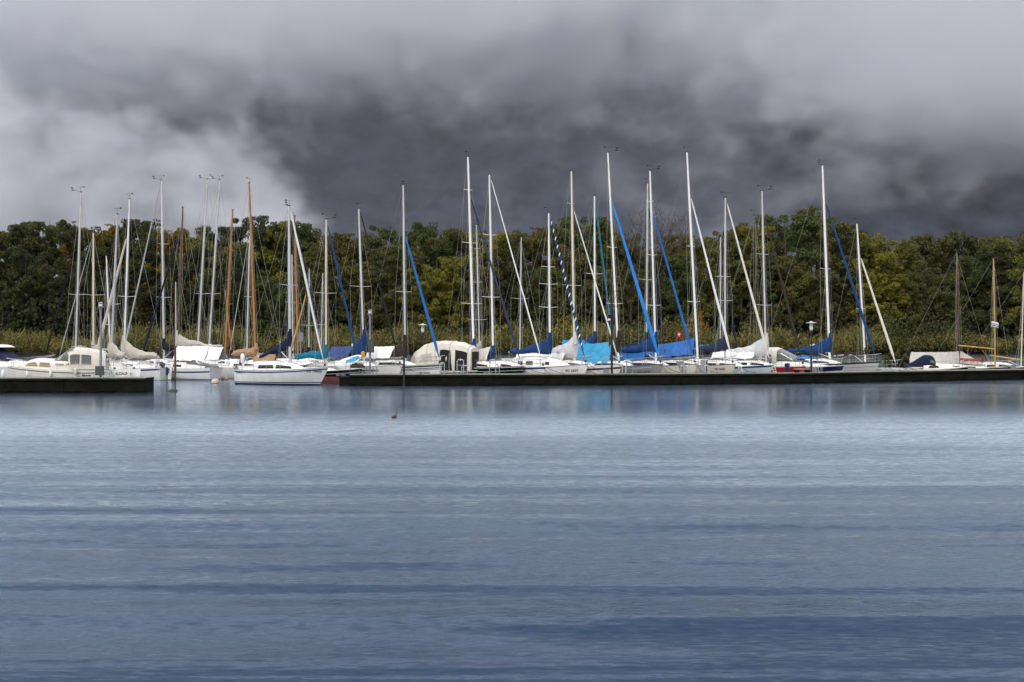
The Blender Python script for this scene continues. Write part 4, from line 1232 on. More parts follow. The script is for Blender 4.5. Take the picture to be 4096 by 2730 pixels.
sailboat('sailboat with navy cover and navy furled sail behind the dark blue cover', (2670, 127), 46, (2585, 2590, 736), L=8.8, spread=((1120, 70),), jib=(825, cl_navy, .085), boom=(2.8, 1395, cl_navy, 1338, .3, .2), detail=1, gear='v', mm=alu, seed=19)
sailboat('sailboat with thin grey mast and navy furled sail behind the slate blue cover', (2965, 127), 46, (2881, 2882, 950), L=7.8, spread=((1109, 40),), jib=(963, cl_navy, .075), boom=(2.4, 1392, cl_cyan, 1372, .2, .15), detail=1, gear='v', mr=.065, seed=20)
sailboat('sailboat with thin black mast behind the long white sail cover', (3110, 128), 46, (3028, 3018, 861), L=7.8, spread=((1100, 40),), detail=1, gear='v', mm=blackp, mr=.06, seed=21)

# ------------------------------------------------------------------ right end
sailboat('sailboat under a big beige tarpaulin tent, with a bare brown mast', (3975, 128), 62, (3840, 3829, 1009), L=8.6, sheer=(.62, .62, .75), hullm=gel_c, cab=None, spread=((1233, 34),), tarp=((cl_canvas, -.15, 4.4, 2.22, 2.12, .05, .9, .58, .60), (cl_canvas, -2.9, -.15, .72, 2.22, .3, .05, .55, .58)), detail=1, gear='', mm=wood_b, mr=.06, seed=22)
r39 = sailboat('white and navy sailboat with varnished yellow mast and brick red awning', (4052, 124), 60, (3981, 3975, 1034), L=7.4, sheer=(.80, .74, .92), hullm=gel_n, toe=wood_t, deckc=gel_w, cab=(.12, .74, .42, .7), win=((.30, .48), (.62, .76)), spread=((1271, 48),), boom=(2.9, 1397, None, 1390, .1, .1, .28), gear='', mm=wood_y, boomm=wood_y, mr=.07, seed=23)
tent(1.1, -.8, 1.66, 1.70, .9, .9, 1.34, 1.38, 5).build('awning', cl_red, r39[0])
sailboat('blue sailboat with cream mast cut by the right edge', (4175, 124.5), 60, (4084, 4094, 1089), L=7.2, sheer=(.85, .8, 1.15), hullm=gel_n, stripes=((.0, .07, st_white),), deckc=gel_w, spread=((1323, 30),), boom=(2.4, 1440, None, 1430, .1, .1, .35), gear='', mm=alu_c, boomm=wood_y, mr=.055, seed=24)

# ------------------------------------------------------------------ left group: bows away to the left, sterns towards us
LB = dict(right=False)
sailboat('sailboat behind the cabin cruiser with leaning silver mast and black furled sail', (165, 121), 55, (301, 330, 772), L=8.8, spread=((1180, 54),), jib=(955, cl_black, .085), detail=1, gear='vs', seed=30, **LB)
sailboat('sailboat with upright cream mast behind the cabin cruiser canopy', (225, 128), 55, (374, 373, 932), L=8.4, spread=((1181, 60),), jib=(950, sail_gy, .05), boom=(1.6, 1398, cl_beige, 1368, .1, .14), detail=1, gear='', mm=alu_c, seed=31, **LB)
alc = sailboat('white sailboat seen from its stern right of the cabin cruiser', (360, 107.5), 36, (444, 486, 863), L=7.6, B=2.5, sheer=(1.36, 1.30, 1.5), cab=(.30, .72, .5, .66), spread=((1219, 42),), boom=(2.9, 1425, cl_beige, 1352, .30, .24), stern_text=('ALCALIMA', .98, .18, .90), gear='v', sw=.8, tr=.30, rudder=True, seed=32, **LB)
sailboat('sailboat with a short white mast leaning left beside the named white one', (345, 126), 50, (442, 420, 1024), L=7.0, spread=((1300, 30),), detail=1, gear='', mm=alu_w, mr=.07, seed=33, **LB)
sailboat('white sailboat with thick pale furled sail and beige sail cover', (368, 123), 56, (495, 523, 798), L=9.4, B=2.6, sheer=(1.1, 1.0, 1.25), stripes=((.13, .26, st_blue),), spread=((1188, 52),), jib=(948, cl_cream, .15), boom=(4.1, 1428, cl_beige, 1352, .34, .26), gear='v', mm=alu_w, rudder=True, motor=(.5, .1, -60), seed=34, **LB)
sailboat('sailboat with tall silver mast and black sail cover left of the white tent', (480, 134), 55, (656, 644, 722), L=10.5, spread=((977, 36), (1191, 45)), jib=(734, sail_gy, .085), boom=(2.0, 1400, cl_black, 1362, .3, .2), detail=1, gear='vs', mr=.10, seed=35, **LB)
sailboat('white sailboat with blue band under a big white boom tent, brown mast', (548, 121.5), 60, (711, 734, 832), L=8.9, B=2.6, sheer=(1.05, 1.0, 1.2), bottom=af_blue, boot=st_blue, stripes=((.26, .38, st_blue),), spread=((1158, 55),), jib=(914, cl_navy, .10), boom=(4.6, 1382, cl_beige, 1330, .05, .16), tarp=((cl_white, .05, 3.6, 2.92, 2.98, .70, .75, 1.62, 1.55), (cl_white, 3.65, 5.0, 2.96, 2.75, .72, .60, 1.60, 1.65)), gear='', mm=wood_b, seed=36, motor=None, **LB)
sailboat('sailboat whose leaning silver mast rises left of its twin behind the white tent', (660, 139), 55, (789, 837, 722), L=9.8, spread=((1177, 45),), detail=1, gear='vs', mr=.10, seed=37, **LB)
sailboat('sailboat whose leaning silver mast rises right of its twin behind the white tent', (712, 144), 55, (834, 887, 725), L=9.8, spread=((1177, 45),), detail=1, gear='vs', mr=.10, seed=38, **LB)
sailboat('sailboat with leaning orange varnished mast behind the white tent', (792, 133), 55, (899, 936, 843), L=8.2, spread=((1218, 28), (1005, 14)), detail=1, gear='', mm=wood_o, mr=.095, seed=39, **LB)
sailboat('wooden masted sailboat with tan sail cover behind the lone white one', (1150, 119), 56, (1023, 993, 731), L=8.6, spread=((1162, 40),), boom=(2.6, 1420, cl_tan, 1382, .40, .30), tarp=((cl_tan, -2.3, .2, 2.1, 2.3, .2, .2, 1.3, 1.35),), detail=1, gear='v', mm=wood_o, mr=.105, seed=40)
sailboat('sailboat with short silver mast between the two orange wooden masts', (905, 130), 55, (987, 1000, 946), L=7.6, spread=((1189, 32),), jib=(958, sail_gy, .04), boom=(1.6, 1425, cl_blue, 1412, .1, .1), detail=1, gear='', mr=.075, seed=41, **LB)
sailboat('sailboat hidden behind the lone white one, silver mast beside its mast', (1262, 130), 52, (1172, 1167, 1019), L=7.6, spread=((1210, 40),), detail=1, gear='', mr=.07, seed=42)
sailboat('blue sailboat with slender orange mast behind the lone white one', (1300, 122), 52, (1192, 1177, 865), L=7.8, hullm=gel_n, sheer=(1.1, 1.05, 1.3), spread=((1216, 36),), detail=1, gear='', mm=wood_o, mr=.08, seed=43)
sailboat('sailboat with short thin white mast and black sail cover', (1318, 127), 52, (1235, 1237, 1075), L=7.0, spread=((1303, 46),), boom=(2.2, 1412, cl_black, 1398, .14, .16), detail=1, gear='', mr=.055, seed=44)
sailboat('sailboat with short grey mast just left of the cream mast', (1370, 132), 52, (1284, 1292, 1093), L=7.0, spread=((1300, 30),), detail=1, gear='', mr=.055, seed=45)

# ------------------------------------------------------------------ motor boats
def place(stem, phi, L, right):
    p = math.radians(phi)
    hx, hy = (math.sin(p), -math.cos(p)) if right else (-math.sin(p), math.cos(p))
    bx, by = wx(*stem), stem[1]
    return (bx - hx * L / 2, by - hy * L / 2, 0), math.atan2(hy, hx)
def motorboat(name, label, stem, phi, L, B, right, sheer, hullm, **kw):
    loc, rz = place(stem, phi, L, right)
    root = empty(name, loc, rz, label, 'motorboat')
    h = Hull(L, B, sheer, sw=.86, ob=kw.get('ob', .9), tr=-.05, tm=.35, full=.28)
    h.shell().build('hull', hullm, root)
    h.shell(None, .04, .004, nz=4).build('bottom_paint', kw.get('bottom', af_blue), root)
    h.deck(camber=.08).build('deck', deckm, root)
    return root, h
def closed(rows, both=True):
    mb = MB().grid(rows, flip=True)
    for rr, fl in ((rows[0], False), (rows[-1], True)):
        o = len(mb.v); mb.v.extend([tuple(q) for q in rr]); mb.f.append(tuple(reversed(range(o, o + 11))) if fl else tuple(range(o, o + 11)))
    return mb
def lerpf(pts):
    def f(x):
        for (a, ya), (b, yb) in zip(pts, pts[1:]):
            if x <= b: return ya + (yb - ya) * max(0, (x - a)) / (b - a)
        return pts[-1][1]
    return f

# cabin cruiser behind the left pier
root, h = motorboat('cabin_cruiser', 'cream cabin cruiser with curtained windows and beige canopy behind the left pier', (30, 97.6), 98, 6.7, 2.5, False, (1.40, 1.44, 1.74), gel_w)
for k in range(5):       # lapped planking lines
    zf = .22 + .14 * k
    mb = MB()
    for sd in (-1, 1):
        mb.tube([h.pt(i / 22, h.sheer(i / 22) * zf + .02, sd, .004) for i in range(23)], .009, 4)
    mb.build('plank_edge', gel_b, root)
mb = MB()
for sd in (-1, 1): mb.tube([h.pt(i / 22, h.sheer(i / 22) - .16, sd, .012) for i in range(23)], .026, 5)
mb.build('rubbing_strake', wood_t, root)
rows = cabin_rows(h, -1.1, 2.55, lambda f: .70 * (1 - max(0, (f - .55) / .45) ** 2.0), lambda f: 1.05 * (1 - .55 * f ** 2.4))
cb = closed(rows).build('cabin', gel_c, root)
curtain = mat('curtain_beige', (.34, .27, .15), .8, var=.4, scale=9, streak=True)
for sd in (-1, 1):
    cabin_window(rows, .40, .60, .28, .80, sd, .10).build('window', curtain, cb, smooth=False)
    cabin_window(rows, .63, .86, .28, .82, sd, .30).build('window', curtain, cb, smooth=False)
ws = cabin_rows(h, -1.2, .1, lerpf([(0, .80), (.25, .76), (1, .02)]), lambda f: .98 - .10 * f, 8, base=2.10)
wsh = closed(ws).build('windscreen', cl_vinyl, root)
cn_ = cabin_rows(h, -3.3, -.85, lerpf([(0, .98), (.06, 1.18), (.5, 1.38), (.84, 1.45), (1, 1.28)]), lerpf([(0, .98), (1, 1.06)]), 14, base=1.45)
cnp = closed(cn_).build('canopy', cl_cream, root)
for sd in (-1, 1):
    cabin_window(cn_, .70, .94, .30, .90, sd, -.15).build('canopy_window', cl_vinyl, cnp, smooth=False)
    cabin_window(cn_, .38, .65, .30, .90, sd, .0).build('canopy_window', cl_vinyl, cnp, smooth=False)
MB().grid([[Vector((-3.325, y, z)) for y in (-.6, .6)] for z in (1.95, 2.5)]).build('canopy_window', cl_vinyl, cnp, smooth=False)
rails(h, root, False, 1, .45)
MB().box((-1.6, 0, 3.02), (.5, .05, .04)).tube([(-.9, .2, 2.98), (-1.7, .6, 3.08)], .02, 4).build('roof_antenna', steel, root)
# lettering as on the boat
vs, fs, w_ = text_mesh('Nidelv 24', .15, 1.1, .25)
MB().add([(.02 - vx, 1.055, 1.75 + vy) for vx, vy in vs], fs).build('lettering', st_dark, root, smooth=False)
hull_text(h, 'Mirage', -1.75, .98, .15, 1, st_dark, root, shear=.3)

# motor yacht at the far left
root, h = motorboat('motor_yacht', 'white motor yacht with hardtop and navy windscreen cover at the left edge', (214, 103.5), 66, 10.0, 3.0, True, (1.35, 1.4, 1.75), gel_w)
rows = cabin_rows(h, -3.6, 3.2, lambda f: .62 * (1 - max(0, (f - .45) / .55) ** 2.0), lambda f: 1.25 * (1 - .6 * f ** 2.4))
cb = closed(rows).build('cabin', gel_w, root)
for sd in (-1, 1): cabin_window(rows, .18, .62, .35, .78, sd, .2).build('window', glass_d, cb, smooth=False)
ws = cabin_rows(h, -2.6, 1.5, lerpf([(0, .92), (.5, .90), (1, .02)]), lerpf([(0, 1.15), (1, .95)]), 10, base=1.98)
closed(ws).build('windscreen_cover', cl_navy, root)
ht = cabin_rows(h, -3.0, .5, lerpf([(0, .12), (.4, .22), (.85, .20), (1, .05)]), lerpf([(0, 1.2), (.8, 1.2), (1, 1.0)]), 10, base=2.86)
hto = closed(ht).build('hardtop', gel_w, root)
MB().box((-1.0, 0, 3.13), (.9, .7, .05)).build('roof_hatch', greyp, hto)
for sd in (-1, 1): MB().tube([(-3.2, sd * 1.1, 1.9), (-3.0, sd * 1.12, 2.9)], .05, 6).build('roof_post', gel_w, root)
rails(h, root, True, 5, .55)

# boat with the big beige tent
root, h = motorboat('tented_boat', 'open motor boat with large beige tent and grey green hull', (1940, 111.6), 66, 6.4, 2.5, True, (.86, .84, .98), mat('hull_grey_green', (.42, .45, .40), .4, var=.15, streak=True))
MB().tube([h.pt(i / 20, h.sheer(i / 20) - .02, -1, .03) for i in range(21)], .06, 6).build('rubbing_strake', gel_lg, root)
cn_ = cabin_rows(h, -3.15, 2.35, lerpf([(0, .55), (.07, 1.35), (.22, 1.95), (.40, 2.22), (.62, 2.25), (.80, 2.15), (.97, 1.85), (1, 1.75)]), lerpf([(0, .9), (.2, 1.15), (.8, 1.10), (1, .9)]), 22, base=.92)
for i, rr in enumerate(cn_):
    for j, q in enumerate(rr):
        q.z += .025 * math.sin(i * 1.9 + j); q.y *= 1 + .012 * math.sin(i * 2.7 + j * 1.3)
cnp = closed(cn_).build('tent', cl_cream, root)
dk_ = cloth('inside_shade', (.02, .018, .016))  # dark panels on the canvas paint the shaded inside of the tent
for sd in (-1, 1):
    cabin_window(cn_, .77, .955, .02, .97, sd, .04, .02).build('tent_opening_shade', dk_, cnp, smooth=False)
    cabin_window(cn_, .50, .73, .03, .93, sd, .30, .02).build('tent_opening_shade', dk_, cnp, smooth=False)
    cabin_window(cn_, .20, .42, .42, .80, sd, .25, .015).build('canvas_patch', cl_beige, cnp, smooth=False)
MB().grid([[Vector((2.375, y, z)) for y in (-.62, .62)] for z in (1.0, 2.45)]).build('tent_opening_shade', dk_, cnp, smooth=False)
for f in (.06, .33, .47, .72, .97):
    i = int(f * 22)
    MB().tube([cn_[i][j] + Vector((0, 0, .012)) for j in range(11)], .03, 5).build('tent_hoop', cl_beige, cnp)

# cruiser with windscreen and canopy behind the red sailboat
root, h = motorboat('cabin_cruiser', 'white cruiser with navy band, raked windscreen and cream canopy behind the red sailboat', (3376, pier_d(3376) + 2.8), 56, 8.2, 2.6, True, (1.05, 1.08, 1.32), gel_lg)
h.shell(lambda t: h.sheer(t) - .42, lambda t: h.sheer(t) - .06, .008, nz=2, transom=False).build('hull_stripe', gel_n, root)
rows = cabin_rows(h, -2.2, 2.9, lambda f: .60 * (1 - max(0, (f - .30) / .70) ** 1.6), lambda f: 1.08 * (1 - .6 * f ** 2.2))
cb = closed(rows).build('cabin', gel_w, root)
for sd in (-1, 1): cabin_window(rows, .12, .55, .10, .36, sd, .2).build('window', st_blue, cb, smooth=False)
ws = cabin_rows(h, -2.0, .6, lerpf([(0, .86), (.30, .84), (1, .02)]), lerpf([(0, 1.05), (1, .85)]), 10, base=1.66)
wso = closed(ws).build('windscreen', cl_vinyl, root)
for sd in (-1, 1): MB().tube([ws[4][5 + sd * 3], ws[8][5 + sd * 5]], .04, 5).build('windscreen_frame', gel_w, wso)
cn_ = cabin_rows(h, -4.0, -1.3, lerpf([(0, .9), (.1, 1.25), (.5, 1.48), (.85, 1.52), (1, 1.40)]), lerpf([(0, 1.0), (1, 1.08)]), 14, base=1.12)
cnp = closed(cn_).build('canopy', cl_cream, root)
for sd in (-1, 1):
    cabin_window(cn_, .12, .40, .38, .82, sd, .3).build('canopy_window', cl_vinyl, cnp, smooth=False)
    cabin_window(cn_, .50, .86, .38, .82, sd, .2).build('canopy_window', cl_vinyl, cnp, smooth=False)
rails(h, root, False, 4, .55)
bt = random.Random(3)
crumple = MB()
rows = []
for i in range(9):
    rows.append([(-.2 + 2.0 * i / 8 + bt.uniform(-.06, .06), -.75 + 1.5 * j / 6, 1.78 + (.30 * math.sin(math.pi * i / 8) + bt.uniform(-.10, .10)) * math.sin(math.pi * (j + .2) / 6.4)) for j in range(7)])
crumple.grid(rows).build('crumpled_tarpaulin', cl_mid, root)

# small cabin boat at the right end of the pier
root, h = motorboat('cabin_boat', 'small white cabin boat with black topsides and navy spray hood at the right', (3876, 121.2), 76, 5.7, 2.0, True, (.78, .80, 1.06), gel_k)
h.shell(lambda t: h.sheer(t) - .05, lambda t: h.sheer(t) + .03, .012, nz=1, transom=False).build('gunwale', gel_w, root)
rows = cabin_rows(h, -.9, 1.9, lambda f: .52 * (1 - max(0, (f - .25) / .75) ** 1.8), lambda f: .80 * (1 - .5 * f ** 2.0))
cb = closed(rows).build('cabin', gel_c, root)
for sd in (-1, 1): cabin_window(rows, .14, .46, .30, .80, sd, .25).build('window', glass_d, cb, smooth=False)
cn_ = cabin_rows(h, -2.5, .1, lerpf([(0, .08), (.3, .45), (.62, .98), (.80, .98), (.93, .86), (1, .5)]), lerpf([(0, .8), (1, .72)]), 16, base=.98)
cnp = closed(cn_).build('spray_hood', cl_navy, root)
for sd in (-1, 1): cabin_window(cn_, .82, .97, .50, .84, sd, .2).build('hood_window', cl_vinyl, cnp, smooth=False)
MB().tube([(1.5, -.5, 1.0), (1.8, -.45, 1.75), (2.45, -.2, 1.80), (2.45, .2, 1.80), (1.8, .45, 1.75), (1.5, .5, 1.0)], .017, 5).tube([(2.45, -.2, 1.80), (2.3, -.3, 1.0)], .015, 5).tube([(2.45, .2, 1.80), (2.3, .3, 1.0)], .015, 5).build('pulpit', steel, root)
outboard(root, -2.85, 0, .75, 0)
# ------------------------------------------------------------------ pier furniture
galv = mat('galvanised_steel', (0.26, 0.28, 0.29), 0.5, 0.5, var=0.25, scale=2.0)
darkpost = mat('dark_weathered_post', (0.022, 0.018, 0.016), 0.8, var=0.4, scale=3.0)
lampglass = mat('frosted_lamp_glass', (0.75, 0.75, 0.72), 0.25, var=0.1)
boxgrey = mat('grey_cabinet', (0.20, 0.21, 0.22), 0.5, var=0.2)
boxdark = mat('dark_cabinet', (0.055, 0.058, 0.062), 0.55, var=0.25)
LPH, RPH = .98, .83

def cap_lamp(label, px, Y, py, base, box):
    x = wx(px, Y); top = zat(py, Y)
    root = empty('lamp_post', (x, Y, base), 0, label, 'lamp post')
    h_ = top - base
    MB().tube([(0, 0, 0), (0, 0, h_ * .5), (0, 0, h_ - .42)], [.085, .08, .07], 10).build('post', galv, root)
    MB().box((0, 0, .02), (.34, .34, .04)).build('base_plate', galv, root, smooth=False)
    hd = MB().lathe([(.07, -.44), (.10, -.42), (.10, -.34), (.20, -.30), (.20, -.26), (.13, -.22), (.13, -.06), (.18, -.03), (.10, .03), (.02, .06)], (0, 0, h_), 14).build('lamp_head', galv, root)
    MB().lathe([(.132, -.20), (.137, -.14), (.132, -.08)], (0, 0, h_), 14).build('lens', lampglass, hd)
    if box:
        bx0, by0, bx1, by1, m = box
        z0, z1 = zat(by1, Y) - base, zat(by0, Y) - base
        w = (bx1 - bx0) * Y / F
        cb_ = MB().box(((bx0 + bx1) / 2 * Y / F - CX * Y / F - x, -.14, (z0 + z1) / 2), (w, .24, z1 - z0)).build('cabinet', m, root, smooth=False)
        MB().box(((bx0 + bx1) / 2 * Y / F - CX * Y / F - x, -.27, (z0 + z1) / 2 + .02), (w * .82, .02, (z1 - z0) * .86)).build('cabinet_door', m, cb_, smooth=False)
    return root
cap_lamp('grey lamp post with a dark cabinet at its foot on the left pier', 403, 95.0, 1212, LPH, (385, 1465, 418, 1502, boxdark))
cap_lamp('grey lamp post with a cabinet halfway up on the long pier', 1480, 107.0, 1242, RPH, (1474, 1360, 1497, 1411, boxdark))

def disc_lamp(label, px, Y, py, base):
    top = zat(py, Y) - base
    root = empty('lamp_post', (wx(px, Y), Y, base), 0, label, 'lamp post')
    MB().tube([(0, 0, 0), (0, 0, 1.2), (0, 0, 1.25), (0, 0, top - .72)], [.09, .085, .06, .055], 10).build('post', darkpost, root)
    MB().lathe([(.06, -.76), (.13, -.72), (.13, -.62), (.12, -.60)], (0, 0, top), 12).build('lamp_base', galv, root)
    MB().lathe([(.125, -.60), (.135, -.40), (.135, -.12)], (0, 0, top), 14).build('lamp_glass', lampglass, root)
    sh = MB().lathe([(.05, -.08), (.42, -.10), (.42, -.075), (.10, -.01), (.09, .05), (.01, .06)], (0, 0, top), 18).build('lamp_shade', alu, root)
    return root
disc_lamp('lamp post with a flat disc shade above the beige boat tent', 1691, 119, 1297, 0.0)
disc_lamp('dark lamp post with a flat disc shade standing on the long pier', 3245, pier_d(3245) + 1.0, 1288, RPH)

def post(name, label, px, Y, py, base, r0, r1, m, capm=None):
    root = empty(name, (wx(px, Y), Y, base), 0, label, 'post')
    h_ = zat(py, Y) - base
    MB().tube([(0, 0, -.2), (0, 0, h_ * .4), (.01, 0, h_)], [r0, r0, r1], 9).build('shaft', m, root)
    MB().lathe([(r1 * 1.15, -.08), (r1 * 1.15, 0), (r1 * .4, .05)], (.01, 0, h_), 9).build('cap', capm or m, root)
    return root
post('mooring_post', 'dark pile standing in front of the long pier left of the beige tent', 1616, 105.6, 1341, 0.0, .075, .07, darkpost)
wp = empty('marker_pole', (wx(701, 96.4), 96.4, 0), 0, 'thin pole standing in open water right of the left pier', 'pole')
hp = zat(1129, 96.4); hm = zat(1385, 96.4)
MB().tube([(0, 0, -.6), (0, 0, .8), (0, 0, zat(1500, 96.4))], [.04, .04, .045], 8).build('shaft', darkpost, wp)
MB().tube([(0, 0, zat(1503, 96.4)), (0, 0, hm)], [.075, .07], 8).build('sleeve', wood_b, wp)
MB().tube([(0, 0, hm - .05), (0, 0, hp)], [.040, .034], 8).build('upper_rod', mat('pole_brown', (.16, .075, .045), .6, var=.3), wp)
MB().tube([(.045, -.02, hm), (.042, -.02, hp)], [.022, .020], 5).build('white_stripe', st_white, wp)
rk = MB(); rr_ = random.Random(4)
rows = [[Vector((math.cos(a) * .34 * c_ * (1.1 if math.cos(a) < 0 else .8), math.sin(a) * .22 * c_, z)) * (1 + rr_.uniform(-.05, .05)) for a in [k * math.pi / 6 for k in range(12)]] for c_, z in ((1.1, -.15), (1.05, .02), (.8, .10), (.45, .17), (.08, .19))]
rk.grid(rows, close=True)
tag(rk.build('rock', mat('wet_rock', (.03, .028, .022), .6, var=.5, scale=6, bump=.5, bscale=14), None, loc=(wx(696, 96.2), 96.15, 0)), 'dark wet stone at the foot of the pole in the water', 'rock')

# signal mast on the pier
Ys = pier_d(2446) + 1.2
sg = empty('signal_mast', (wx(2447, Ys), Ys, RPH), 0, 'dark signal mast with storm light on the pier among the turquoise covers', 'signal mast')
hs = zat(1165, Ys) - RPH
MB().tube([(0, 0, 0), (0, 0, hs * .6), (0, 0, hs)], [.095, .085, .05], 9).build('post', darkpost, sg)
lat = MB()
zt_ = zat(1165, Ys) - RPH; zb_ = zat(1228, Ys) - RPH
for a, b_ in (((-.45, 0, zt_), (.45, 0, zt_)), ((-.45, 0, zt_), (0, 0, zb_)), ((.45, 0, zt_), (0, 0, zb_)), ((-.45, 0, zb_), (.55, 0, zb_))): lat.tube([a, b_], .018, 4)
lat.build('frame', darkpost, sg)
lg_ = MB().lathe([(.10, 0), (.16, .03), (.16, .10), (.11, .12), (.11, .30), (.15, .32), (.15, .38), (.10, .40), (.10, .52), (.16, .56), (.02, .66)], (-.20, -.05, zat(1290, Ys) - RPH), 12).build('storm_light', blackp, sg)
MB().lathe([(.112, .13), (.118, .21), (.112, .29)], (-.20, -.05, zat(1290, Ys) - RPH), 12).build('lens', lampglass, lg_)
MB().box((-.1, -.02, zat(1283, Ys) - RPH), (.3, .08, .08)).build('bracket', darkpost, sg, smooth=False)

# boarding hoops
def hoop(px, py_top, wpx, label, m=steel, extra=.9, bar=False):
    Y = pier_d(px) + extra; h_ = zat(py_top, Y) - RPH; w = wpx * Y / F / 2
    root = empty('boarding_rail', (wx(px, Y), Y, RPH), 0, label, 'rail', 'boarding rails on the long pier')
    for dy in (0, .55):
        MB().tube([(-w, dy, 0), (-w, dy, h_ - .07), (-w + .07, dy, h_), (w - .07, dy, h_), (w, dy, h_ - .07), (w, dy, 0)], .022, 6).build('hoop', m, root)
    MB().box((0, .27, .01), (2 * w + .1, .75, .02)).build('foot_plate', galv, root, smooth=False)
    if bar:
        MB().tube([(-w, 0, h_ * .62), (w, 0, h_ * .62)], .016, 5).build('crossbar', m, root)
    return root
hoop(1470, 1466, 12, 'short grey boarding rail left of the lamp post with halfway cabinet', galv)
hoop(1498, 1466, 14, 'short grey boarding rail right of the lamp post with halfway cabinet', galv)
hoop(1768, 1452, 18, 'low chrome boarding rail at the bow with three blue stripes')
hoop(1841, 1440, 26, 'tall chrome boarding rail in front of the beige tent', bar=True)
hoop(1858, 1464, 24, 'low chrome boarding rail in front of the beige tent')
hoop(1970, 1440, 24, 'tall chrome boarding rail at the green hull', bar=True)
hoop(1990, 1465, 14, 'low chrome boarding rail at the green hull')
hoop(2497, 1463, 14, 'low chrome boarding rail left of the grey bow number')
hoop(2520, 1440, 24, 'tall grey boarding rail beside the grey hull', galv, bar=True)
hoop(2732, 1462, 12, 'low chrome boarding rail in front of the brown plank')
hoop(2752, 1462, 10, 'narrow chrome boarding rail right of the brown plank')
hoop(2830, 1462, 16, 'low chrome boarding rail at the beige hull')
hoop(3256, 1460, 12, 'low chrome boarding rail just right of the disc lamp post')
hoop(3281, 1459, 14, 'low chrome boarding rail at the navy band of the cruiser')

def crate(name, label, cat, px, Y, wpx, py0, py1, depth, m, base):
    z1 = zat(py0, Y); w = wpx * Y / F
    root = empty(name, (wx(px, Y), Y, base), 0, label, cat)
    MB().box((0, 0, (z1 - base) / 2), (w, depth, z1 - base)).build('body', m, root, smooth=False)
    MB().box((0, 0, z1 - base + .015), (w + .04, depth + .04, .03)).build('lid', m, root, smooth=False)
    MB().box((0, -depth / 2 - .008, (z1 - base) * .5), (w * .8, .012, (z1 - base) * .7)).build('door', m, root, smooth=False)
    return root
crate('utility_box', 'grey utility box on the pier under the maroon stripe', 'box', 2425, pier_d(2425) + 1.3, 24, 1478, 1497, .3, boxgrey, RPH)
crate('utility_box', 'grey utility box on the pier right of the disc lamp post', 'box', 3257, pier_d(3257) + 1.6, 22, 1475, 1490, .3, boxgrey, RPH)
crate('utility_box', 'grey utility box on the pier at the right edge', 'box', 4053, pier_d(4053) + 1.3, 20, 1462, 1480, .3, boxgrey, RPH)
sb_ = empty('bench_block', (wx(3208, pier_d(3208) + 1.0), pier_d(3208) + 1.0, RPH), math.radians(6), 'mossy concrete bench block on the pier left of the disc lamp post', 'bench')
MB().box((0, 0, .27), (1.22, .5, .06)).build('slab', pier_top, sb_, smooth=False)
for sx_ in (-1, 1): MB().box((sx_ * .42, 0, .12), (.30, .42, .24)).build('support', pier_side, sb_, smooth=False)

# planter on the pier head
pl = empty('planter', (wx(1431, 107.2), 107.2, RPH), 0, 'long mossy planter box on a railing at the left head of the long pier', 'planter')
moss = mat('mossy_wood', (.055, .050, .018), .9, var=.5, scale=8, bump=.5, bscale=20)
zpl = zat(1468, 107.2) - RPH
MB().box((0, 0, zpl), (1.06, .26, .20)).build('trough', moss, pl, smooth=False)
rail_ = MB()
for x_ in (-.6, .1, .68): rail_.tube([(x_, .2, 0), (x_, .2, zat(1428, 107.2) - RPH)], .022, 6)
for py_ in (1430, 1452): rail_.tube([(-.6, .2, zat(py_, 107.2) - RPH), (.68, .2, zat(py_, 107.2) - RPH)], .02, 6)
rail_.build('railing', galv, pl)
rngp = np.random.RandomState(2)
P = np.stack([rngp.uniform(-.45, .45, 90), rngp.uniform(-.1, .1, 90), zpl + .10 + rngp.uniform(0, .16, 90)], 1)
fl = quads_object('plants', leaf_quads(P, .06, rngp), leafm, pl); fl.color = (1.2, .9, 1.0, 1)

# planks and boards leaning at the bows
bp = empty('gangplank', (wx(2726, pier_d(2726) + 1.7), pier_d(2726) + 1.7, RPH), 0, 'brown boarding plank with turquoise edging leaning at the beige bow', 'gangplank')
hgp = zat(1446, pier_d(2726) + 1.7) - RPH
def lean_panel(x0, x1, w, z0, z1, th, y0=0, y1=.25):
    return MB().add([(x0 - w, y0, z0), (x0 + w, y0, z0), (x1 + w, y1, z1), (x1 - w, y1, z1), (x0 - w, y0 + th, z0), (x0 + w, y0 + th, z0), (x1 + w, y1 + th, z1), (x1 - w, y1 + th, z1)],
                    [(0, 1, 2, 3), (7, 6, 5, 4), (0, 4, 5, 1), (1, 5, 6, 2), (2, 6, 7, 3), (3, 7, 4, 0)])
lean_panel(.18, -.12, .22, .0, hgp, .04).build('board', wood_t, bp, smooth=False)
lean_panel(-.03, -.38, .05, .25, hgp + .02, .06, .1).build('edging', cl_cyan, bp, smooth=False)
lean_panel(.34, .14, .05, .35, hgp + .02, .06, .1).build('edging', cl_cyan, bp, smooth=False)
gp = empty('gangplank', (wx(2815, pier_d(2815) + 1.7), pier_d(2815) + 1.7, RPH), 0, 'narrow dark grey boarding plank standing at the beige hull number', 'gangplank')
lean_panel(-.1, -.02, .20, 0, zat(1440, pier_d(2815) + 1.7) - RPH, .04).build('board', boxgrey, gp, smooth=False)
lean_panel(.16, .28, .05, 0, zat(1442, pier_d(2815) + 1.7) - RPH, .05, -.05).build('side_rail', darkpost, gp, smooth=False)
gc = empty('hanging_cover', (wx(3149, pier_d(3149) + 1.9), pier_d(3149) + 1.9, RPH), 0, 'dark grey cloth hanging at the red bow', 'cloth')
rows = [[(-.20 + .40 * j / 6 + .02 * math.sin(i), .04 * math.sin(j * 2.1 + i), .02 + i * .10) for j in range(7)] for i in range(8)]
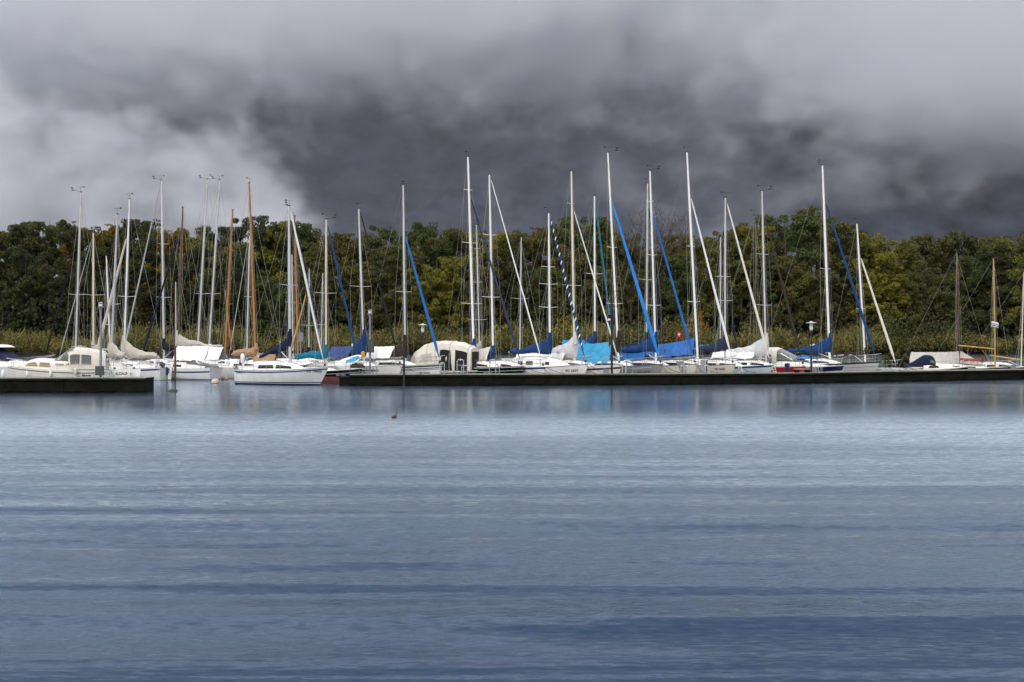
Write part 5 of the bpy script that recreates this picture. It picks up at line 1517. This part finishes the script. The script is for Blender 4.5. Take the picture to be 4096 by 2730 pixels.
MB().grid(rows).build('cloth', cl_slate, gc)
# ladders
def ladder(label, px, Y, py0, py1, wpx, lean, m, base, rungs=4):
    z0, z1 = zat(py1, Y) - base, zat(py0, Y) - base
    w = wpx * Y / F / 2
    root = empty('ladder', (wx(px, Y), Y, base), 0, label, 'ladder')
    for sx_ in (-1, 1): MB().tube([(sx_ * w + lean, 0, z0), (sx_ * w * .9, .05, z1)], .020, 5).build('side_rail', m, root)
    for k in range(rungs):
        f = (k + .5) / rungs
        MB().tube([(-w + lean * (1 - f), .02, z0 + (z1 - z0) * f), (w + lean * (1 - f), .02, z0 + (z1 - z0) * f)], .016, 5).build('rung', m, root)
    return root
ladder('white bathing ladder hanging at the red bow', 3092, pier_d(3092) + 1.8, 1455, 1492, 12, .15, st_white, RPH)
ladder('white bathing ladder at the pale blue bow', 2957, pier_d(2957) + 1.8, 1448, 1492, 14, .12, st_white, RPH, 3)
ladder('dark boarding ladder on the stern beside the cabin cruiser', 428, 99.0, 1438, 1500, 12, .25, galv, .95, 5)
ladder('chrome boarding ladder on the stern with the beige sail cover', 630, 112.5, 1436, 1500, 10, .2, steel, .4, 5)

# ------------------------------------------------------------------ things afloat
buoym = mat('weathered_buoy', (.60, .50, .42), .55, col2=(.42, .28, .22), scale=5.0)
for px, Y, r_, lb in ((617, 118.0, .31, 'weathered round mooring buoy nearest the left pier'), (684, 118.5, .29, 'weathered round mooring buoy just left of the pole in the water'),
                      (753, 119.0, .31, 'weathered round mooring buoy under the tilted outboard motor'), (861, 110.8, .33, 'weathered round mooring buoy in front, left of the lone white sailboat'), (898, 118.8, .30, 'weathered mooring buoy half hidden by the lone white stern')):
    root = empty('mooring_buoy', (wx(px, Y), Y, 0), RND.uniform(0, 6), lb, 'buoy', 'mooring buoys')
    MB().lathe([(.10 * r_ / .3, -.22), (.24 * r_ / .3, -.14), (r_, .0), (r_ * .98, .14), (r_ * .80, .27), (r_ * .45, .345), (r_ * .15, .36)], (0, 0, 0), 16).build('float', buoym, root)
    MB().lathe([(r_ * 1.012, -.05), (r_ * 1.015, .0), (r_ * 1.005, .035)], (0, 0, 0), 16).build('weed_line', mat('weed', (.10, .07, .03), .9), root)
    MB().tube([(0, -.05, .34), (0, -.05, .44), (0, .05, .44), (0, .05, .34)], .014, 5).build('ring', galv, root)

def fender(label, px, py, Y, m, ln=.62, r_=.11):
    root = empty('fender', tuple(at(px, py, Y)), 0, label, 'fender', 'boat fenders')
    MB().lathe([(.02, -ln / 2 - .04), (r_ * .7, -ln / 2 + .02), (r_, -ln / 2 + .12), (r_, ln / 2 - .12), (r_ * .7, ln / 2 - .02), (.03, ln / 2 + .05)], (0, 0, 0), 12).build('body', m, root)
    MB().tube([(0, 0, ln / 2), (0, .03, ln / 2 + .45)], .012, 4).build('lanyard', rope_w, root)
fender('blue fender hanging on the white hull above the buoys', 668, 1486, 116.2, cl_blue)
fender('worn beige fender hanging amidships on the cabin cruiser', 302, 1486, 96.85, cl_cream, .5, .10)
fender('white fender low on the bow of the cabin cruiser', 108, 1497, 96.7, st_white, .34, .085)
fender('white fender low on the middle of the cabin cruiser', 202, 1496, 96.8, st_white, .34, .085)
fender('white fender at the water in the left corner', 12, 1497, 97.0, st_white, .5, .12)

# paddle board lashed on deck
sb = empty('paddle_board', tuple(at(1396, 1446, 109.9)), math.radians(-32), 'blue and white paddle board lashed on the deck beside the planter', 'board')
def board_mesh(L_, W_, th, f0=-1, f1=1, dz=0):
    rows = []
    for i in range(15):
        f = f0 + (f1 - f0) * i / 14
        w = W_ / 2 * max(.03, (1 - abs(f) ** 2.6)) ** .6
        rows.append([(f * L_ / 2, math.cos(a) * w, math.sin(a) * th / 2 * (.6 + .4 * (w * 2 / W_)) + .10 * f * f + dz) for a in [k * math.pi / 5 for k in range(10)]])
    m_ = MB().grid(rows, close=True)
    return m_
bo_ = board_mesh(2.7, .80, .12).build('hull', st_white, sb)
bpaint = board_mesh(2.4, .66, .128, -.2, .95).build('blue_panel', cl_cyan, sb)
for o_ in (bo_, bpaint): o_.rotation_euler = (math.radians(62), math.radians(-14), 0)
yb = MB().lathe([(.14, 0), (.17, .1), (.15, .36), (.05, .42)], (0, 0, 0), 10)
tag(yb.build('cover_bag', mat('yellow_canvas', (.62, .33, .02), .7), None, loc=tuple(at(1452, 1428, 109.8))), 'small yellow bag on deck by the royal blue sail cover', 'bag')

# flags
def flag(label, px, py, Y, w, hgt, cols, staff, stripes=None):
    root = empty('flag', tuple(at(px, py, Y)), 0, label, 'flag')
    def cloth_rows(z0, z1, eps=0.0):
        return [[(w * j / 8 + .15 * w * (z - hgt), -.06 * math.sin(j * 1.1 + z * 3) - eps, z * 1.0 - .25 * w * (j / 8) ** 2) for j in range(9)] for z in [z0 + (z1 - z0) * i / 3 for i in range(4)]]
    fo_ = MB().grid(cloth_rows(0, hgt)).build('cloth', cols[0], root)
    for (z0, z1, m) in stripes or ():
        MB().grid(cloth_rows(z0, z1, .012)).build('stripe', m, fo_)
    MB().tube([(0, 0, -staff), (0, 0, hgt + .05)], .013, 5).build('staff', steel, root)
    return root, fo_
redf = mat('red_flag', (.50, .015, .02), .7, var=.2)
rt, fo_ = flag('small red flag with white cross drooping behind the blue furled sail', 2708, 1352, 118, .36, .55, (redf,), 1.6)
MB().box((.16, -.08, .26), (.06, .012, .30)).build('cross_bar', st_white, fo_, smooth=False)
MB().box((.16, -.085, .28), (.22, .012, .07)).build('cross_bar', st_white, fo_, smooth=False)
rt, fo_ = flag('white flag with black stripes on the yellow mast at the right', 3966, 1306, 121, .62, .42, (st_white,), .1, ((.06, .13, st_dark), (.20, .26, st_dark)))
flag('small orange pennant behind the thick turquoise furled sail', 2524, 1330, 122, .14, .26, (orange_p,), 1.8)

# wooden pole leaning behind the lone white boat, and sign in the reeds
tag(MB().tube([at(1166, 1392, 117), at(1195, 1290, 117), at(1224, 1180, 117)], [.085, .075, .05], 8).build('spare_spar', wood_y, None), 'pale wooden spar leaning right of the thick silver mast', 'spar')
tag(MB().tube([at(901, 1160, 119.5), at(912, 1270, 119.5), at(926, 1400, 119.5)], [.03, .06, .055], 8).build('spare_spar', wood_o, None), 'slim orange gaff spar beside the leaning orange mast', 'spar')
sn = empty('shore_sign', (wx(1203, 225), 225, 0), 0, 'small grey sign board standing in the reeds', 'sign')
MB().box((0, 0, zat(1349, 225)), (.75, .06, 1.45)).build('board', boxgrey, sn, smooth=False)
MB().tube([(0, .06, -.5), (0, .06, zat(1340, 225))], .05, 6).build('post', galv, sn)

# great crested bird swimming
gb = MB()
path = [(-.23, 0, .02), (-.19, 0, .045), (-.10, 0, .06), (0, 0, .065), (.09, 0, .06), (.13, 0, .08), (.145, 0, .13), (.14, 0, .19), (.15, 0, .235), (.18, 0, .25), (.215, 0, .245), (.24, 0, .24), (.285, 0, .235)]
gb.tube(path, [.012, .045, .072, .08, .062, .038, .024, .02, .026, .034, .024, .010, .003], 10)
gb.tube([(.155, 0, .25), (.12, 0, .285), (.105, 0, .305)], [.02, .014, .003], 6)
grebe = gb.build('grebe', mat('brown_plumage', (.075, .045, .028), .7, col2=(.03, .02, .015), scale=12), None, loc=(wx(1578, 67), 67, .0))
grebe.rotation_euler = (0, 0, math.radians(60))
tag(grebe, 'small dark water bird with upright neck swimming in front of the pier', 'bird')
